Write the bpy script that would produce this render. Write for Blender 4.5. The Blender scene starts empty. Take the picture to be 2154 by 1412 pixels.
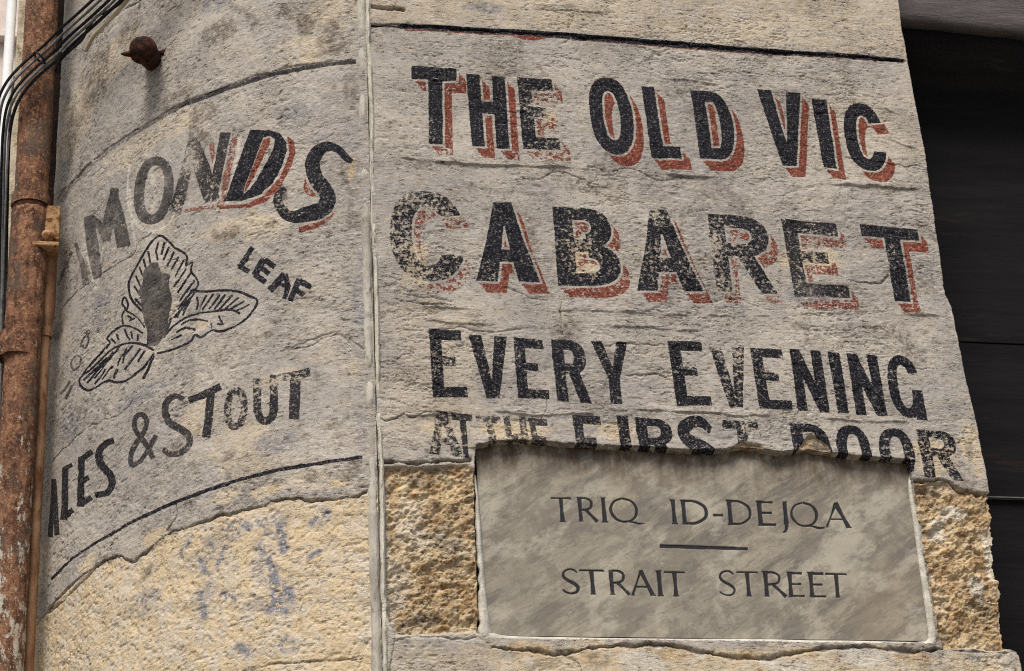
import bpy, math, random
import numpy as np
from mathutils import Matrix, Vector
random.seed(7)
C = bpy.context.scene.collection
SC = bpy.context.scene

# ------------------------------------------------------------------ camera
F = 4556.557                       # focal length in photo pixels (photo is 2154 x 1412)
CX, CY = 1077.0, 706.0
R = np.array([[0.98116811, 0.03862703, 0.18925405],
              [-0.18625541, 0.44875267, 0.87403087],
              [-0.05116705, -0.89282081, 0.4474963]])
EYE = 1.6
D = 4.556557                       # distance of the flat wall in front of the camera
cam = bpy.data.cameras.new('camera')
co = bpy.data.objects.new('camera', cam); C.objects.link(co)
cam.sensor_width = 36.0
cam.lens = 36.0 * F / 2154.0
cam.clip_end = 500
M = Matrix.Identity(4)
for i in range(3):
    M[i][0] = R[i, 0]; M[i][1] = -R[i, 1]; M[i][2] = -R[i, 2]
M[0][3], M[1][3], M[2][3] = 0, 0, EYE
co.matrix_world = M
SC.camera = co

# ------------------------------------------------------------------ light
SUN_EL, SUN_AZ = math.radians(54), math.radians(205)   # azimuth measured clockwise from +Y: the sun stands behind and to the left of the camera
w = bpy.data.worlds.new('World'); SC.world = w; w.use_nodes = True
nt = w.node_tree; bg = nt.nodes['Background']
sky = nt.nodes.new('ShaderNodeTexSky'); sky.sky_type = 'NISHITA'; sky.sun_disc = False
sky.sun_elevation = SUN_EL; sky.sun_rotation = SUN_AZ
sky.air_density = 1.0; sky.dust_density = 4.0; sky.ozone_density = 1.0
nt.links.new(sky.outputs[0], bg.inputs[0]); bg.inputs[1].default_value = 0.10
sl = bpy.data.lights.new('sun', 'SUN'); sl.energy = 3.4; sl.angle = math.radians(22); sl.color = (1.0, 0.95, 0.88)
so = bpy.data.objects.new('sun', sl); C.objects.link(so)
sdir = Vector((math.sin(SUN_AZ) * math.cos(SUN_EL), math.cos(SUN_AZ) * math.cos(SUN_EL), math.sin(SUN_EL)))
so.rotation_euler = sdir.to_track_quat('Z', 'Y').to_euler()
SC.view_settings.view_transform = 'Standard'; SC.view_settings.look = 'None'
SC.view_settings.exposure = 0.08; SC.view_settings.gamma = 1.0
SC.cycles.max_bounces = 6
SC.cycles.filter_width = 1.05
SC.cycles.use_denoising = False

# ------------------------------------------------------------------ projection of the photo onto the real surfaces
def rays(P):
    P = np.atleast_2d(np.asarray(P, float))
    v = np.stack([P[:, 0] - CX, P[:, 1] - CY, np.full(len(P), F)], 1)
    return v @ R.T
def at(px, py, depth):
    d = rays([(px, py)])[0]; k = (D + depth) / d[1]
    return Vector((d[0] * k, D + depth, d[2] * k + EYE))
def flatW(P):                      # photo point -> (x, z) on the flat wall
    d = rays(P); k = D / d[:, 1]
    return np.stack([d[:, 0] * k, d[:, 2] * k + EYE], 1)
# plan of the rounded corner: x, depth behind the flat wall
_x = np.array([.652, .62, .53, .444, .352, .262, .205, .12, .035, -.045, -.1, -.14])
_y = np.array([.004, .011, .042, .078, .14, .218, .275, .385, .52, .665, .80, .91])
_pc = np.polyfit(.652 - _x, _y, 4)
_tx = np.linspace(0, .80, 400)
PX = .652 - _tx; PY = np.maximum(np.polyval(_pc, _tx), 0.002)
PS = np.r_[0, np.cumsum(np.hypot(np.diff(PX), np.diff(PY)))]
def curvW(P):                      # photo point -> (arc length, z) on the rounded wall
    d = rays(P); out = []
    for q in d:
        f = PX * q[1] - (PY + D) * q[0]          # zero where the ray's plan crosses the profile
        s = np.where(f[:-1] * f[1:] <= 0)[0]
        i = s[0] if len(s) else (0 if abs(f[0]) < abs(f[-1]) else len(f) - 2)
        t = f[i] / (f[i] - f[i + 1]) if f[i] != f[i + 1] else 0
        t = min(max(t, -60), 60)
        yy = D + PY[i] + t * (PY[i + 1] - PY[i])
        out.append((PS[i] + t * (PS[i + 1] - PS[i]), q[2] * yy / q[1] + EYE))
    return np.array(out)

# ------------------------------------------------------------------ numeric helpers
_rng = np.random.RandomState(11)
_tab = _rng.rand(256, 256)
def vn(u, v, seed=0):
    u = u + seed * 17.31; v = v + seed * 9.77
    iu = np.floor(u).astype(int); iv = np.floor(v).astype(int)
    fu = u - iu; fv = v - iv
    fu = fu * fu * fu * (fu * (fu * 6 - 15) + 10); fv = fv * fv * fv * (fv * (fv * 6 - 15) + 10)
    a = _tab[iu & 255, iv & 255]; b = _tab[(iu + 1) & 255, iv & 255]
    c = _tab[iu & 255, (iv + 1) & 255]; d = _tab[(iu + 1) & 255, (iv + 1) & 255]
    return (a * (1 - fu) + b * fu) * (1 - fv) + (c * (1 - fu) + d * fu) * fv
def fbm(u, v, f, n=4, seed=0, g=.5, ax=1.0):      # centred on 0, about +-.5
    s = 0; a = 1; t = 0
    for i in range(n):
        s = s + a * (vn(u * f * ax, v * f, seed + i * 3) - .5); t += a; a *= g; f *= 2.03
    return s / t
def sm(a, b, x):
    t = np.clip((x - a) / (b - a), 0, 1); return t * t * (3 - 2 * t)
def poly_sdf(U, V, P):             # signed distance (negative inside), nonzero winding
    best = np.full(U.shape, 1e9); wn = np.zeros(U.shape, int)
    n = len(P)
    for i in range(n):
        ax, ay = P[i]; bx, by = P[(i + 1) % n]
        ex, ey = bx - ax, by - ay; L = ex * ex + ey * ey
        if L < 1e-14: continue
        t = np.clip(((U - ax) * ex + (V - ay) * ey) / L, 0, 1)
        dx = U - ax - t * ex; dy = V - ay - t * ey
        best = np.minimum(best, dx * dx + dy * dy)
        cr = ex * (V - ay) - ey * (U - ax)
        wn += ((ay <= V) & (by > V) & (cr > 0)).astype(int) - ((ay > V) & (by <= V) & (cr < 0)).astype(int)
    d = np.sqrt(best); return np.where(wn != 0, -d, d)
def line_dist(U, V, P):
    best = np.full(U.shape, 1e9)
    for (ax, ay), (bx, by) in zip(P[:-1], P[1:]):
        ex, ey = bx - ax, by - ay; L = ex * ex + ey * ey + 1e-12
        t = np.clip(((U - ax) * ex + (V - ay) * ey) / L, 0, 1)
        best = np.minimum(best, (U - ax - t * ex) ** 2 + (V - ay - t * ey) ** 2)
    return np.sqrt(best)
def spline(P, n=6):                # Catmull-Rom through the points
    P = np.asarray(P, float); Q = np.vstack([2 * P[0] - P[1], P, 2 * P[-1] - P[-2]]); o = []
    for i in range(1, len(Q) - 2):
        for k in range(n):
            t = k / n
            o.append(.5 * ((2 * Q[i]) + (-Q[i - 1] + Q[i + 1]) * t + (2 * Q[i - 1] - 5 * Q[i] + 4 * Q[i + 1] - Q[i + 2]) * t * t
                           + (-Q[i - 1] + 3 * Q[i] - 3 * Q[i + 1] + Q[i + 2]) * t ** 3))
    o.append(Q[-2]); return np.array(o)
def stroke(P, wd, curve=False):    # outline polygon of a brush stroke, wd = width (number or one per point)
    P = np.asarray(P, float); W = np.broadcast_to(np.asarray(wd, float), (len(P),))
    if curve:
        Q = spline(np.c_[P, W], 6); P = Q[:, :2]; W = Q[:, 2]
    T = np.gradient(P, axis=0); T /= np.linalg.norm(T, axis=1)[:, None] + 1e-9
    N = np.c_[-T[:, 1], T[:, 0]] * (W / 2)[:, None]
    return np.vstack([P + N, (P - N)[::-1]])

# ------------------------------------------------------------------ letter shapes in a unit box, y down
def ell(cx, cy, rx, ry, a0=0, a1=360, n=24, k=2.3):
    o = []
    for i in range(n + 1):
        a = math.radians(a0 + (a1 - a0) * i / n); c, s = math.cos(a), math.sin(a)
        o.append((cx + rx * math.copysign(abs(c) ** (2 / k), c), cy + ry * math.copysign(abs(s) ** (2 / k), s)))
    return o
def rect(x0, y0, x1, y1): return [(x0, y0), (x1, y0), (x1, y1), (x0, y1)]
def glyph(ch, a, b):               # a = stem width, b = bar thickness; returns (adds, cuts)
    R_ = rect
    if ch == 'I': return [R_(0, 0, 1, 1)], []
    if ch == 'T': return [R_(0, 0, 1, b), R_(.52 - a / 2, 0, .52 + a / 2, 1)], []
    if ch == 'H': return [R_(0, 0, a, 1), R_(1 - a, 0, 1, 1), R_(0, .36, 1, .36 + b * 1.1)], []
    if ch == 'E': return [R_(0, 0, a, 1), R_(0, 0, .95, b), R_(0, .40, .72, .40 + b * .85), R_(0, 1 - b, 1, 1)], []
    if ch == 'F': return [R_(0, 0, a, 1), R_(0, 0, 1, b), R_(0, .42, .75, .42 + b)], []
    if ch == 'L': return [R_(0, 0, a, 1), R_(0, 1 - b, 1, 1)], []
    if ch == 'V': return [[(0, 0), (a, 0), (.54, .74), (1 - a, 0), (1, 0), (.54 + a * .5, 1), (.54 - a * .5, 1)]], []
    if ch == 'Y': return [[(0, 0), (a, 0), (.53, .42), (1 - a, 0), (1, 0), (.53 + a * .5, .60), (.53 + a * .5, 1), (.53 - a * .5, 1), (.53 - a * .5, .60)]], []
    if ch == 'A':
        return [[(.5 - a * .55, 0), (.5 + a * .55, 0), (1, 1), (1 - a, 1), (.5 + a * .05, .30), (.5 - a * .05, .30), (a, 1), (0, 1)], R_(.2, .60, .8, .60 + b)], []
    if ch == 'N': return [R_(0, 0, a, 1), R_(1 - a, 0, 1, 1), [(0, 0), (a, 0), (1, 1), (1 - a, 1)]], []
    if ch == 'D': return [R_(0, 0, .55, 1), ell(.5, .5, .5, .5)], [R_(a, b, .56, 1 - b), ell(.52, .5, .48 - a, .5 - b)]
    if ch == 'O': return [ell(.5, .5, .5, .5)], [ell(.5, .5, .5 - a, .5 - b)]
    if ch == 'C': return [ell(.5, .5, .5, .5)], [ell(.5, .5, .5 - a, .5 - b), [(.5, .30), (1.1, .24), (1.1, .70), (.5, .70)]]
    if ch == 'G': return [ell(.5, .5, .5, .5), R_(1 - a, .66, 1, 1.02), R_(.62, .56, 1.0, .68)], [ell(.5, .5, .5 - a, .5 - b), [(.5, .30), (1.1, .26), (1.1, .55), (.5, .55)]]
    if ch == 'P': return [R_(0, 0, a, 1), R_(0, 0, .55, .55), ell(.5, .275, .5, .275)], [R_(a, b, .56, .55 - b), ell(.52, .275, .48 - a, .275 - b)]
    if ch == 'R': return [R_(0, 0, a, 1), R_(0, 0, .55, .54), ell(.48, .27, .50, .27), [(.40, .50), (.40 + a, .46), (1.02, 1), (1.02 - a, 1)]], [R_(a, b, .54, .54 - b), ell(.5, .27, .46 - a, .27 - b)]
    if ch == 'B': return [R_(0, 0, .5, 1), ell(.48, .26, .44, .26), ell(.5, .73, .5, .27)], [R_(a, b, .5, .47 - b * .4), ell(.46, .25, .44 - a, .25 - b), R_(a, .52 + b * .3, .52, 1 - b), ell(.5, .74, .48 - a, .26 - b)]
    if ch == 'U': return [R_(0, 0, a, .7), R_(1 - a, 0, 1, .7), ell(.5, .66, .5, .34, 0, 180)], [R_(a, -.1, 1 - a, .68), ell(.5, .66, .5 - a, .34 - b, 0, 180)]
    if ch == 'S':
        P = [(.93, .20), (.72, .06), (.42, .06), (.14, .22), (.22, .42), (.60, .55), (.86, .70), (.74, .92), (.40, .95), (.05, .80)]
        return [stroke(P, [a * .6, a * .7, a * .8, a, a * 1.05, a * 1.05, a, a * .8, a * .7, a * .6], True)], []
    return [], []
def quad(P, Q):                    # unit box -> quadrilateral TL TR BR BL
    P = np.asarray(P, float); Q = np.asarray(Q, float); x = P[:, :1]; y = P[:, 1:]
    return Q[0] * (1 - x) * (1 - y) + Q[1] * x * (1 - y) + Q[2] * x * y + Q[3] * (1 - x) * y
def dense(P, k=3):
    P = np.asarray(P, float); o = []
    for i in range(len(P)):
        q = P[(i + 1) % len(P)]
        for j in range(k): o.append(P[i] + (q - P[i]) * j / k)
    return np.array(o)

# ------------------------------------------------------------------ objects
def tag(o, label=None, cat=None, group=None, kind=None):
    if label: o['label'] = label
    if cat: o['category'] = cat
    if group: o['group'] = group
    if kind: o['kind'] = kind
    return o
def empty(name, label, cat, loc=(0, 0, 0), group=None):
    o = bpy.data.objects.new(name, None); C.objects.link(o); o.location = loc; o.empty_display_size = .1
    return tag(o, label, cat, group)
def mesh_obj(name, V, Fc, mat, parent=None, smooth=True, attrs=None, normals=None):
    V = np.asarray(V, np.float32); Fc = np.asarray(Fc, np.int32)
    off = Vector((0, 0, 0))
    if parent is not None:
        off = parent.location; V = V - np.array(off, np.float32)
    me = bpy.data.meshes.new(name)
    me.vertices.add(len(V)); me.vertices.foreach_set('co', V.ravel())
    k = Fc.shape[1]
    me.loops.add(Fc.size); me.loops.foreach_set('vertex_index', Fc.ravel())
    me.polygons.add(len(Fc)); me.polygons.foreach_set('loop_start', np.arange(0, Fc.size, k, dtype=np.int32))
    me.polygons.foreach_set('loop_total', np.full(len(Fc), k, np.int32))
    me.update(calc_edges=True)
    if smooth: me.polygons.foreach_set('use_smooth', np.ones(len(Fc), bool))
    if attrs:
        for n_, a_ in attrs.items():
            at_ = me.attributes.new(n_, 'FLOAT', 'POINT'); at_.data.foreach_set('value', np.asarray(a_, np.float32))
    if normals is not None:
        me.normals_split_custom_set_from_vertices(np.asarray(normals, np.float32))
    me.materials.append(mat)
    o = bpy.data.objects.new(name, me); C.objects.link(o)
    if parent is not None: o.parent = parent
    return o
class MB:
    def __init__(s): s.v = []; s.f = []
    def box(s, x0, y0, z0, x1, y1, z1):
        n = len(s.v)
        s.v += [(x0, y0, z0), (x1, y0, z0), (x1, y1, z0), (x0, y1, z0), (x0, y0, z1), (x1, y0, z1), (x1, y1, z1), (x0, y1, z1)]
        s.f += [(n, n + 3, n + 2, n + 1), (n + 4, n + 5, n + 6, n + 7), (n, n + 1, n + 5, n + 4), (n + 1, n + 2, n + 6, n + 5), (n + 2, n + 3, n + 7, n + 6), (n + 3, n, n + 4, n + 7)]
        return s
    def tube(s, pts, rad, seg=12, cap=True, jit=0, seed=0):
        pts = [Vector(p) for p in pts]; n0 = len(s.v); rr = random.Random(seed)
        rad = rad if hasattr(rad, '__len__') else [rad] * len(pts)
        pr = None
        for i, p in enumerate(pts):
            t = (pts[min(i + 1, len(pts) - 1)] - pts[max(i - 1, 0)]).normalized()
            if pr is None:
                a = Vector((0, 1, 0)) if abs(t.y) < .9 else Vector((1, 0, 0)); n = t.cross(a).normalized()
            else: n = (pr - t * pr.dot(t)).normalized()
            pr = n; b = t.cross(n)
            for k in range(seg):
                an = 2 * math.pi * k / seg; r = rad[i] * (1 + jit * (rr.random() - .5))
                s.v.append(tuple(p + n * math.cos(an) * r + b * math.sin(an) * r))
        for i in range(len(pts) - 1):
            for k in range(seg):
                a = n0 + i * seg + k; b_ = n0 + i * seg + (k + 1) % seg
                s.f.append((a, b_, b_ + seg, a + seg))
        if cap:
            for i, rev in ((0, True), (len(pts) - 1, False)):
                c = len(s.v); s.v.append(tuple(pts[i]))
                for k in range(seg):
                    a = n0 + i * seg + k; b_ = n0 + i * seg + (k + 1) % seg
                    s.f.append((b_, a, c, c) if rev else (a, b_, c, c))
        return s
    def build(s, name, mat, parent=None, smooth=False, bevel=0):
        off = parent.location if parent is not None else Vector((0, 0, 0))
        me = bpy.data.meshes.new(name)
        me.from_pydata([tuple(Vector(v) - off) for v in s.v], [], [tuple(dict.fromkeys(f)) for f in s.f]); me.update()
        if smooth: me.polygons.foreach_set('use_smooth', [True] * len(me.polygons))
        me.materials.append(mat); o = bpy.data.objects.new(name, me); C.objects.link(o)
        if parent is not None: o.parent = parent
        if bevel:
            b = o.modifiers.new('b', 'BEVEL'); b.width = bevel; b.segments = 2; b.limit_method = 'ANGLE'
        return o

# ------------------------------------------------------------------ materials
class NT:
    def __init__(s, name, rough=.9):
        s.m = bpy.data.materials.new(name); s.m.use_nodes = True; s.t = s.m.node_tree
        s.b = s.t.nodes['Principled BSDF']; s.b.inputs['Roughness'].default_value = rough
        s.b.inputs['Specular IOR Level'].default_value = .12
        s.tc = s.t.nodes.new('ShaderNodeTexCoord')
    def n(s, t, **k):
        x = s.t.nodes.new(t)
        for a, b in k.items(): setattr(x, a, b)
        return x
    def put(s, x, i, v):
        if hasattr(v, 'is_output') or isinstance(v, bpy.types.NodeSocket): s.t.links.new(v, x.inputs[i])
        else: x.inputs[i].default_value = v
    def mapv(s, sc=(1, 1, 1), src='Object', rot=(0, 0, 0)):
        x = s.n('ShaderNodeMapping'); s.t.links.new(s.tc.outputs[src], x.inputs[0]); x.inputs['Scale'].default_value = sc
        x.inputs['Rotation'].default_value = rot
        return x.outputs[0]
    def mapr(s, ang, sc):
        a = s.n('ShaderNodeMapping'); s.t.links.new(s.tc.outputs['Object'], a.inputs[0]); a.inputs['Rotation'].default_value = (0, ang, 0)
        x = s.n('ShaderNodeMapping'); s.t.links.new(a.outputs[0], x.inputs[0]); x.inputs['Scale'].default_value = sc
        return x.outputs[0]
    def noise(s, scale, det=4, rough=.55, vec=None, dist=0):
        x = s.n('ShaderNodeTexNoise'); s.put(x, 'Vector', vec if vec is not None else s.mapv())
        x.inputs['Scale'].default_value = scale; x.inputs['Detail'].default_value = det
        x.inputs['Roughness'].default_value = rough; x.inputs['Distortion'].default_value = dist
        return x.outputs['Fac']
    def voro(s, scale, vec=None, feat='F1'):
        x = s.n('ShaderNodeTexVoronoi', feature=feat); s.put(x, 'Vector', vec if vec is not None else s.mapv())
        x.inputs['Scale'].default_value = scale; return x.outputs['Distance']
    def attr(s, name): return s.n('ShaderNodeAttribute', attribute_name=name).outputs['Fac']
    def mr(s, v, a, b, c=0., d=1., smooth=True):
        x = s.n('ShaderNodeMapRange'); x.interpolation_type = 'SMOOTHSTEP' if smooth else 'LINEAR'
        for i, q in enumerate((v, a, b, c, d)): s.put(x, i, q)
        return x.outputs[0]
    def ma(s, op, a, b=0., c=0.):
        x = s.n('ShaderNodeMath', operation=op); s.put(x, 0, a); s.put(x, 1, b); s.put(x, 2, c); return x.outputs[0]
    def mix(s, f, a, b, bt='MIX'):
        x = s.n('ShaderNodeMix', data_type='RGBA', blend_type=bt)
        s.put(x, 0, f)
        for i, q in ((6, a), (7, b)):
            if isinstance(q, tuple): q = (*q, 1.)
            s.put(x, i, q)
        return x.outputs[2]
    def bump(s, h, dist, strength=1.0, prev=None):
        x = s.n('ShaderNodeBump'); x.inputs['Distance'].default_value = dist
        s.put(x, 'Height', h); s.put(x, 'Strength', strength)
        if prev is not None: s.put(x, 'Normal', prev)
        return x.outputs[0]
    def done(s, col, nrm=None, rough=None):
        s.put(s.b, 'Base Color', col)
        if nrm is not None: s.put(s.b, 'Normal', nrm)
        if rough is not None: s.put(s.b, 'Roughness', rough)
        return s.m

def wall_material():
    s = NT('limewashed_stone', .92)
    flat = s.mapv((1, 1, 2.6)); iso = s.mapv()
    n_big = s.noise(3.2, 4, .6); n_mid = s.noise(14, 5, .65, flat); n_fine = s.noise(95, 4, .7, flat); n_mic = s.noise(330, 3, .7, flat)
    col = s.mix(s.mr(n_big, .38, .62), (.330, .308, .284), (.445, .408, .355))
    col = s.mix(s.mr(n_mid, .45, .75, 0, .55), col, (.46, .385, .285))
    col = s.mix(s.mr(s.noise(7, 4, .6, dist=.6), .52, .70, 0, .45), col, (.315, .295, .295))
    col = s.mix(s.ma('MULTIPLY', s.mr(s.noise(5.5, 6, .72, s.mapv((1, 1, 1.3)), .5), .53, .66), s.mr(s.noise(60, 4, .75), .40, .60, .25, 1)), col, (.155, .130, .108))
    gm = s.mr(s.noise(7.5, 4, .6, dist=.4), .44, .58, .12, 1.); gm = s.ma('MULTIPLY', gm, s.mr(s.attr('yel'), .7, 1., 1., .45))
    dash = s.noise(44, 5, .70, s.mapr(.06, (1, 1, 3.4))); dash2 = s.noise(70, 5, .72, s.mapr(-.25, (.8, 1, 2.2)))
    # yellow limewash
    yc = s.mix(s.mr(s.noise(20, 5, .7), .42, .62), (.62, .49, .305), (.59, .51, .40))
    col = s.mix(s.attr('yel'), col, yc)
    # raw ochre stone
    oc = s.mix(s.mr(s.noise(26, 5, .7), .38, .64), (.31, .185, .080), (.58, .435, .24))
    oc = s.mix(s.mr(s.noise(60, 4, .7), .53, .64, 0, .6), oc, (.66, .56, .38))
    oc = s.mix(s.mr(s.noise(9, 4, .65), .52, .64, 0, .55), oc, (.56, .48, .34))
    col = s.mix(s.attr('och'), col, oc)
    col = s.mix(s.attr('pal'), col, (.66, .62, .53))
    # blue grey remains and dirt
    sp = s.mr(s.noise(60, 4, .75), .40, .50)
    col = s.mix(s.ma('MINIMUM', s.ma('MULTIPLY', s.attr('blu'), sp), .9), col, (.165, .18, .23))
    dr = s.ma('MULTIPLY', s.attr('drt'), s.mr(s.noise(48, 4, .7), .36, .60, .25, 1))
    col = s.mix(dr, col, (.105, .082, .062))
    # old dirt held in the grain of the stone
    col = s.mix(s.mr(n_fine, .52, .64, 0, .36), col, (.17, .135, .105))
    col = s.mix(s.mr(s.noise(120, 5, .75, s.mapv((.6, 1, 1.6), rot=(.3, .2, 0))), .53, .63, 0, .50), col, (.62, .57, .50))
    col = s.mix(s.mr(s.noise(52, 6, .8, s.mapv((1, 1, 2.2), rot=(0, .15, 0))), .54, .64, 0, .42), col, (.15, .125, .105))
    col = s.mix(s.mr(n_mic, .60, .72, 0, .35), col, (.62, .58, .50))
    col = s.mix(s.ma('MULTIPLY', gm, s.mr(dash, .575, .625, 0, .85)), col, (.085, .066, .052))
    col = s.mix(s.ma('MULTIPLY', gm, s.mr(dash2, .58, .63, 0, .70)), col, (.12, .095, .075))
    col = s.mix(s.ma('MULTIPLY', gm, s.mr(dash, .42, .37, 0, .65)), col, (.64, .60, .53))
    col = s.mix(s.ma('MULTIPLY', gm, s.mr(dash2, .41, .36, 0, .60)), col, (.60, .55, .47))
    pits = s.ma('MULTIPLY', s.mr(s.voro(120, flat), .26, .10), s.mr(s.noise(17, 3, .6), .50, .64))
    col = s.mix(s.ma('MULTIPLY', pits, .75), col, (.075, .062, .05))
    col = s.mix(s.attr('crk'), col, (.055, .042, .033))
    # paint: signed distance + ragged edge, flaked away where the wear is high
    rag = s.ma('MULTIPLY', s.ma('SUBTRACT', s.noise(130, 4, .75), .5), .0062)
    chipn = s.ma('ADD', s.ma('MULTIPLY', s.noise(110, 3, .75), .60), s.ma('MULTIPLY', s.noise(38, 5, .75, flat), .40))
    wear = s.attr('wear')
    thr = s.mr(wear, 0, 1, .30, .60, False)
    keep = s.mr(s.ma('SUBTRACT', chipn, thr), 0, .022)
    fa = s.attr('fade'); fn = s.mr(s.noise(24, 4, .7), .34, .62, .25, 1.)
    fade = s.mix(s.mr(fa, .55, 1.), s.ma('MULTIPLY', fa, fn), fa)
    red = s.mr(s.ma('ADD', s.attr('red'), rag), .0008, -.0006)
    keepr = s.mr(s.ma('SUBTRACT', chipn, s.ma('ADD', thr, .014)), 0, .035)
    redc = s.mix(s.mr(s.noise(70, 4, .7), .40, .66), (.125, .022, .013), (.235, .050, .028))
    redc = s.mix(s.mr(s.noise(170, 3, .7), .54, .64, 0, .7), redc, (.42, .27, .19))
    col = s.mix(s.ma('MULTIPLY', s.ma('MULTIPLY', red, keepr), s.ma('MULTIPLY', fade, .94)), col, redc)
    blk = s.mr(s.ma('ADD', s.attr('blk'), rag), .0010, -.0004)
    # where the black has gone a brown stain is left, and deeper flakes show pale stone
    left = s.mr(s.ma('SUBTRACT', chipn, s.ma('SUBTRACT', thr, .060)), 0, .03)
    lost = s.ma('MULTIPLY', s.ma('SUBTRACT', 1., left), s.mr(wear, .05, .35, .2, .75))
    bf = s.ma('MULTIPLY', blk, fade)
    col = s.mix(s.ma('MULTIPLY', bf, s.mr(wear, 0, .6, .75, .50)), col, s.mix(s.noise(60, 4, .7), (.11, .085, .065), (.19, .16, .13)))
    col = s.mix(s.ma('MULTIPLY', bf, lost), col, s.mix(s.noise(40), (.46, .37, .25), (.60, .55, .46)))
    blkc = s.mix(s.mr(s.noise(60, 4, .7), .40, .66), (.006, .007, .012), (.019, .018, .023))
    blkc = s.mix(s.mr(s.noise(190, 3, .7), .55, .64, 0, .62), blkc, (.22, .20, .19))
    col = s.mix(s.ma('MULTIPLY', s.ma('MULTIPLY', blk, keep), fade), col, blkc)
    # grain
    v1 = s.mapv((1, 1, 3.2), rot=(0, .12, 0))
    b = s.bump(s.noise(70, 6, .75, v1), .0042, s.mr(gm, 0, 1, .35, .95, False))
    b = s.bump(s.mr(dash, .66, .58), .0022, .8, b)
    b = s.bump(s.noise(210, 4, .7, flat), .0020, s.mr(gm, 0, 1, .40, .95, False), b)
    b = s.bump(s.noise(400, 3, .7), .0008, .4, b)
    rough = s.mix(s.ma('MULTIPLY', blk, keep), (.95, .95, .95), (.72, .72, .72))
    return s.done(col, b, rough)
MAT_WALL = wall_material()

def marble_material():
    s = NT('veined_marble', .55)
    v = s.mapr(.55, (.8, 1, 3.6))
    n1 = s.noise(6, 8, .72, v, .3); n2 = s.noise(17, 8, .75, v, .2)
    vm = s.mr(s.noise(3.4, 4, .6), .38, .62, .25, 1)
    n1 = s.ma('ADD', .5, s.ma('MULTIPLY', s.ma('SUBTRACT', n1, .5), vm))
    col = s.mix(s.mr(n1, .40, .56), (.165, .150, .128), (.325, .292, .228))
    col = s.mix(s.ma('MULTIPLY', vm, s.mr(n2, .52, .62, 0, .6)), col, (.12, .113, .105))
    col = s.mix(s.mr(s.noise(9, 7, .75, dist=.5), .46, .58, 0, .6), col, (.165, .148, .125))
    col = s.mix(s.mr(s.noise(5, 6, .7, s.mapr(.55, (.8, 1, 1.6))), .50, .60, 0, .7), col, (.43, .395, .32))
    ve = s.ma('ABSOLUTE', s.ma('SUBTRACT', s.noise(5, 8, .7, v, .6), .5))
    col = s.mix(s.mr(ve, .010, .0, 0, .6), col, (.09, .085, .08))
    col = s.mix(s.mr(s.noise(4, 3, .5), .5, .7, 0, .4), col, (.27, .215, .15))
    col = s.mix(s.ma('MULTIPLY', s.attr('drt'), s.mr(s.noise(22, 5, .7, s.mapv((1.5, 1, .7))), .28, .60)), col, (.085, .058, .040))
    col = s.mix(s.mr(s.noise(140, 3, .7), .56, .74, 0, .3), col, (.13, .12, .10))
    ink = s.mr(s.ma('ADD', s.attr('blk'), s.ma('MULTIPLY', s.ma('SUBTRACT', s.noise(300), .5), .0012)), .0005, -.0006)
    col = s.mix(s.ma('MULTIPLY', ink, s.mr(s.noise(90, 4, .7), .26, .42, .72, .97)), col, (.018, .018, .022))
    b = s.bump(s.noise(120, 4, .6), .0006, .5)
    return s.done(col, b)
MAT_MARBLE = marble_material()

def simple(name, c0, c1, sc=20, rough=.85, bumpd=.002, sc2=90, c2=None, t2=(.55, .68), stretch=(1, 1, 1), metal=0):
    s = NT(name, rough); v = s.mapv(stretch)
    col = s.mix(s.mr(s.noise(sc, 5, .65, v), .36, .64), c0, c1)
    if c2: col = s.mix(s.mr(s.noise(sc2 * .5, 5, .7, v, .4), *t2), col, c2)
    b = s.bump(s.noise(sc2, 5, .7, v), bumpd, .9)
    s.b.inputs['Metallic'].default_value = metal
    return s.done(col, b)
def rust_material():
    s = NT('rusty_painted_iron', .85)
    v = s.mapv((1, 1, .55))
    col = s.mix(s.mr(s.noise(34, 6, .75, v), .38, .62), (.080, .040, .028), (.260, .130, .078))
    col = s.mix(s.mr(s.noise(95, 5, .75), .53, .60, 0, .75), col, (.40, .235, .12))
    col = s.mix(s.mr(s.noise(60, 5, .8, s.mapv((1, 1, .3))), .56, .63, 0, .8), col, (.045, .020, .013))
    col = s.mix(s.mr(s.noise(9, 5, .7, v), .52, .60, 0, .75), col, (.105, .080, .062))
    # remains of pale paint, most of them low down
    sx = s.n('ShaderNodeSeparateXYZ'); s.t.links.new(s.tc.outputs['Object'], sx.inputs[0])
    low = s.mr(sx.outputs[2], 4.3, 3.2, -.04, .10)
    col = s.mix(s.mr(s.ma('ADD', s.noise(42, 5, .75, s.mapv((1, 1, .5))), low), .60, .65), col, (.44, .40, .33))
    b = s.bump(s.noise(80, 6, .8), .005, 1.0)
    b = s.bump(s.noise(24, 4, .7), .008, .8, b)
    return s.done(col, b)
MAT_RUST = rust_material()
MAT_BROWN = simple('brown_painted_iron', (.17, .085, .045), (.30, .175, .10), 16, .75, .002, 70, (.10, .045, .022), (.55, .70), (1, 1, .4))
MAT_TAN = simple('tan_flaking_render', (.30, .17, .085), (.44, .28, .155), 26, .9, .004, 80, (.13, .055, .02), (.49, .58))
MAT_DARKRUST = simple('dark_rust', (.016, .009, .007), (.085, .028, .016), 55, .8, .004, 160, (.01, .008, .007), (.5, .65))
MAT_MORTAR = simple('white_mortar', (.44, .42, .36), (.60, .57, .50), 30, .95, .0025, 150, (.42, .36, .27), (.58, .72))
MAT_SEAM = simple('grey_white_mortar', (.44, .41, .34), (.60, .565, .48), 22, .95, .003, 130, (.24, .205, .155), (.54, .66), (1, 1, .5))
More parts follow.
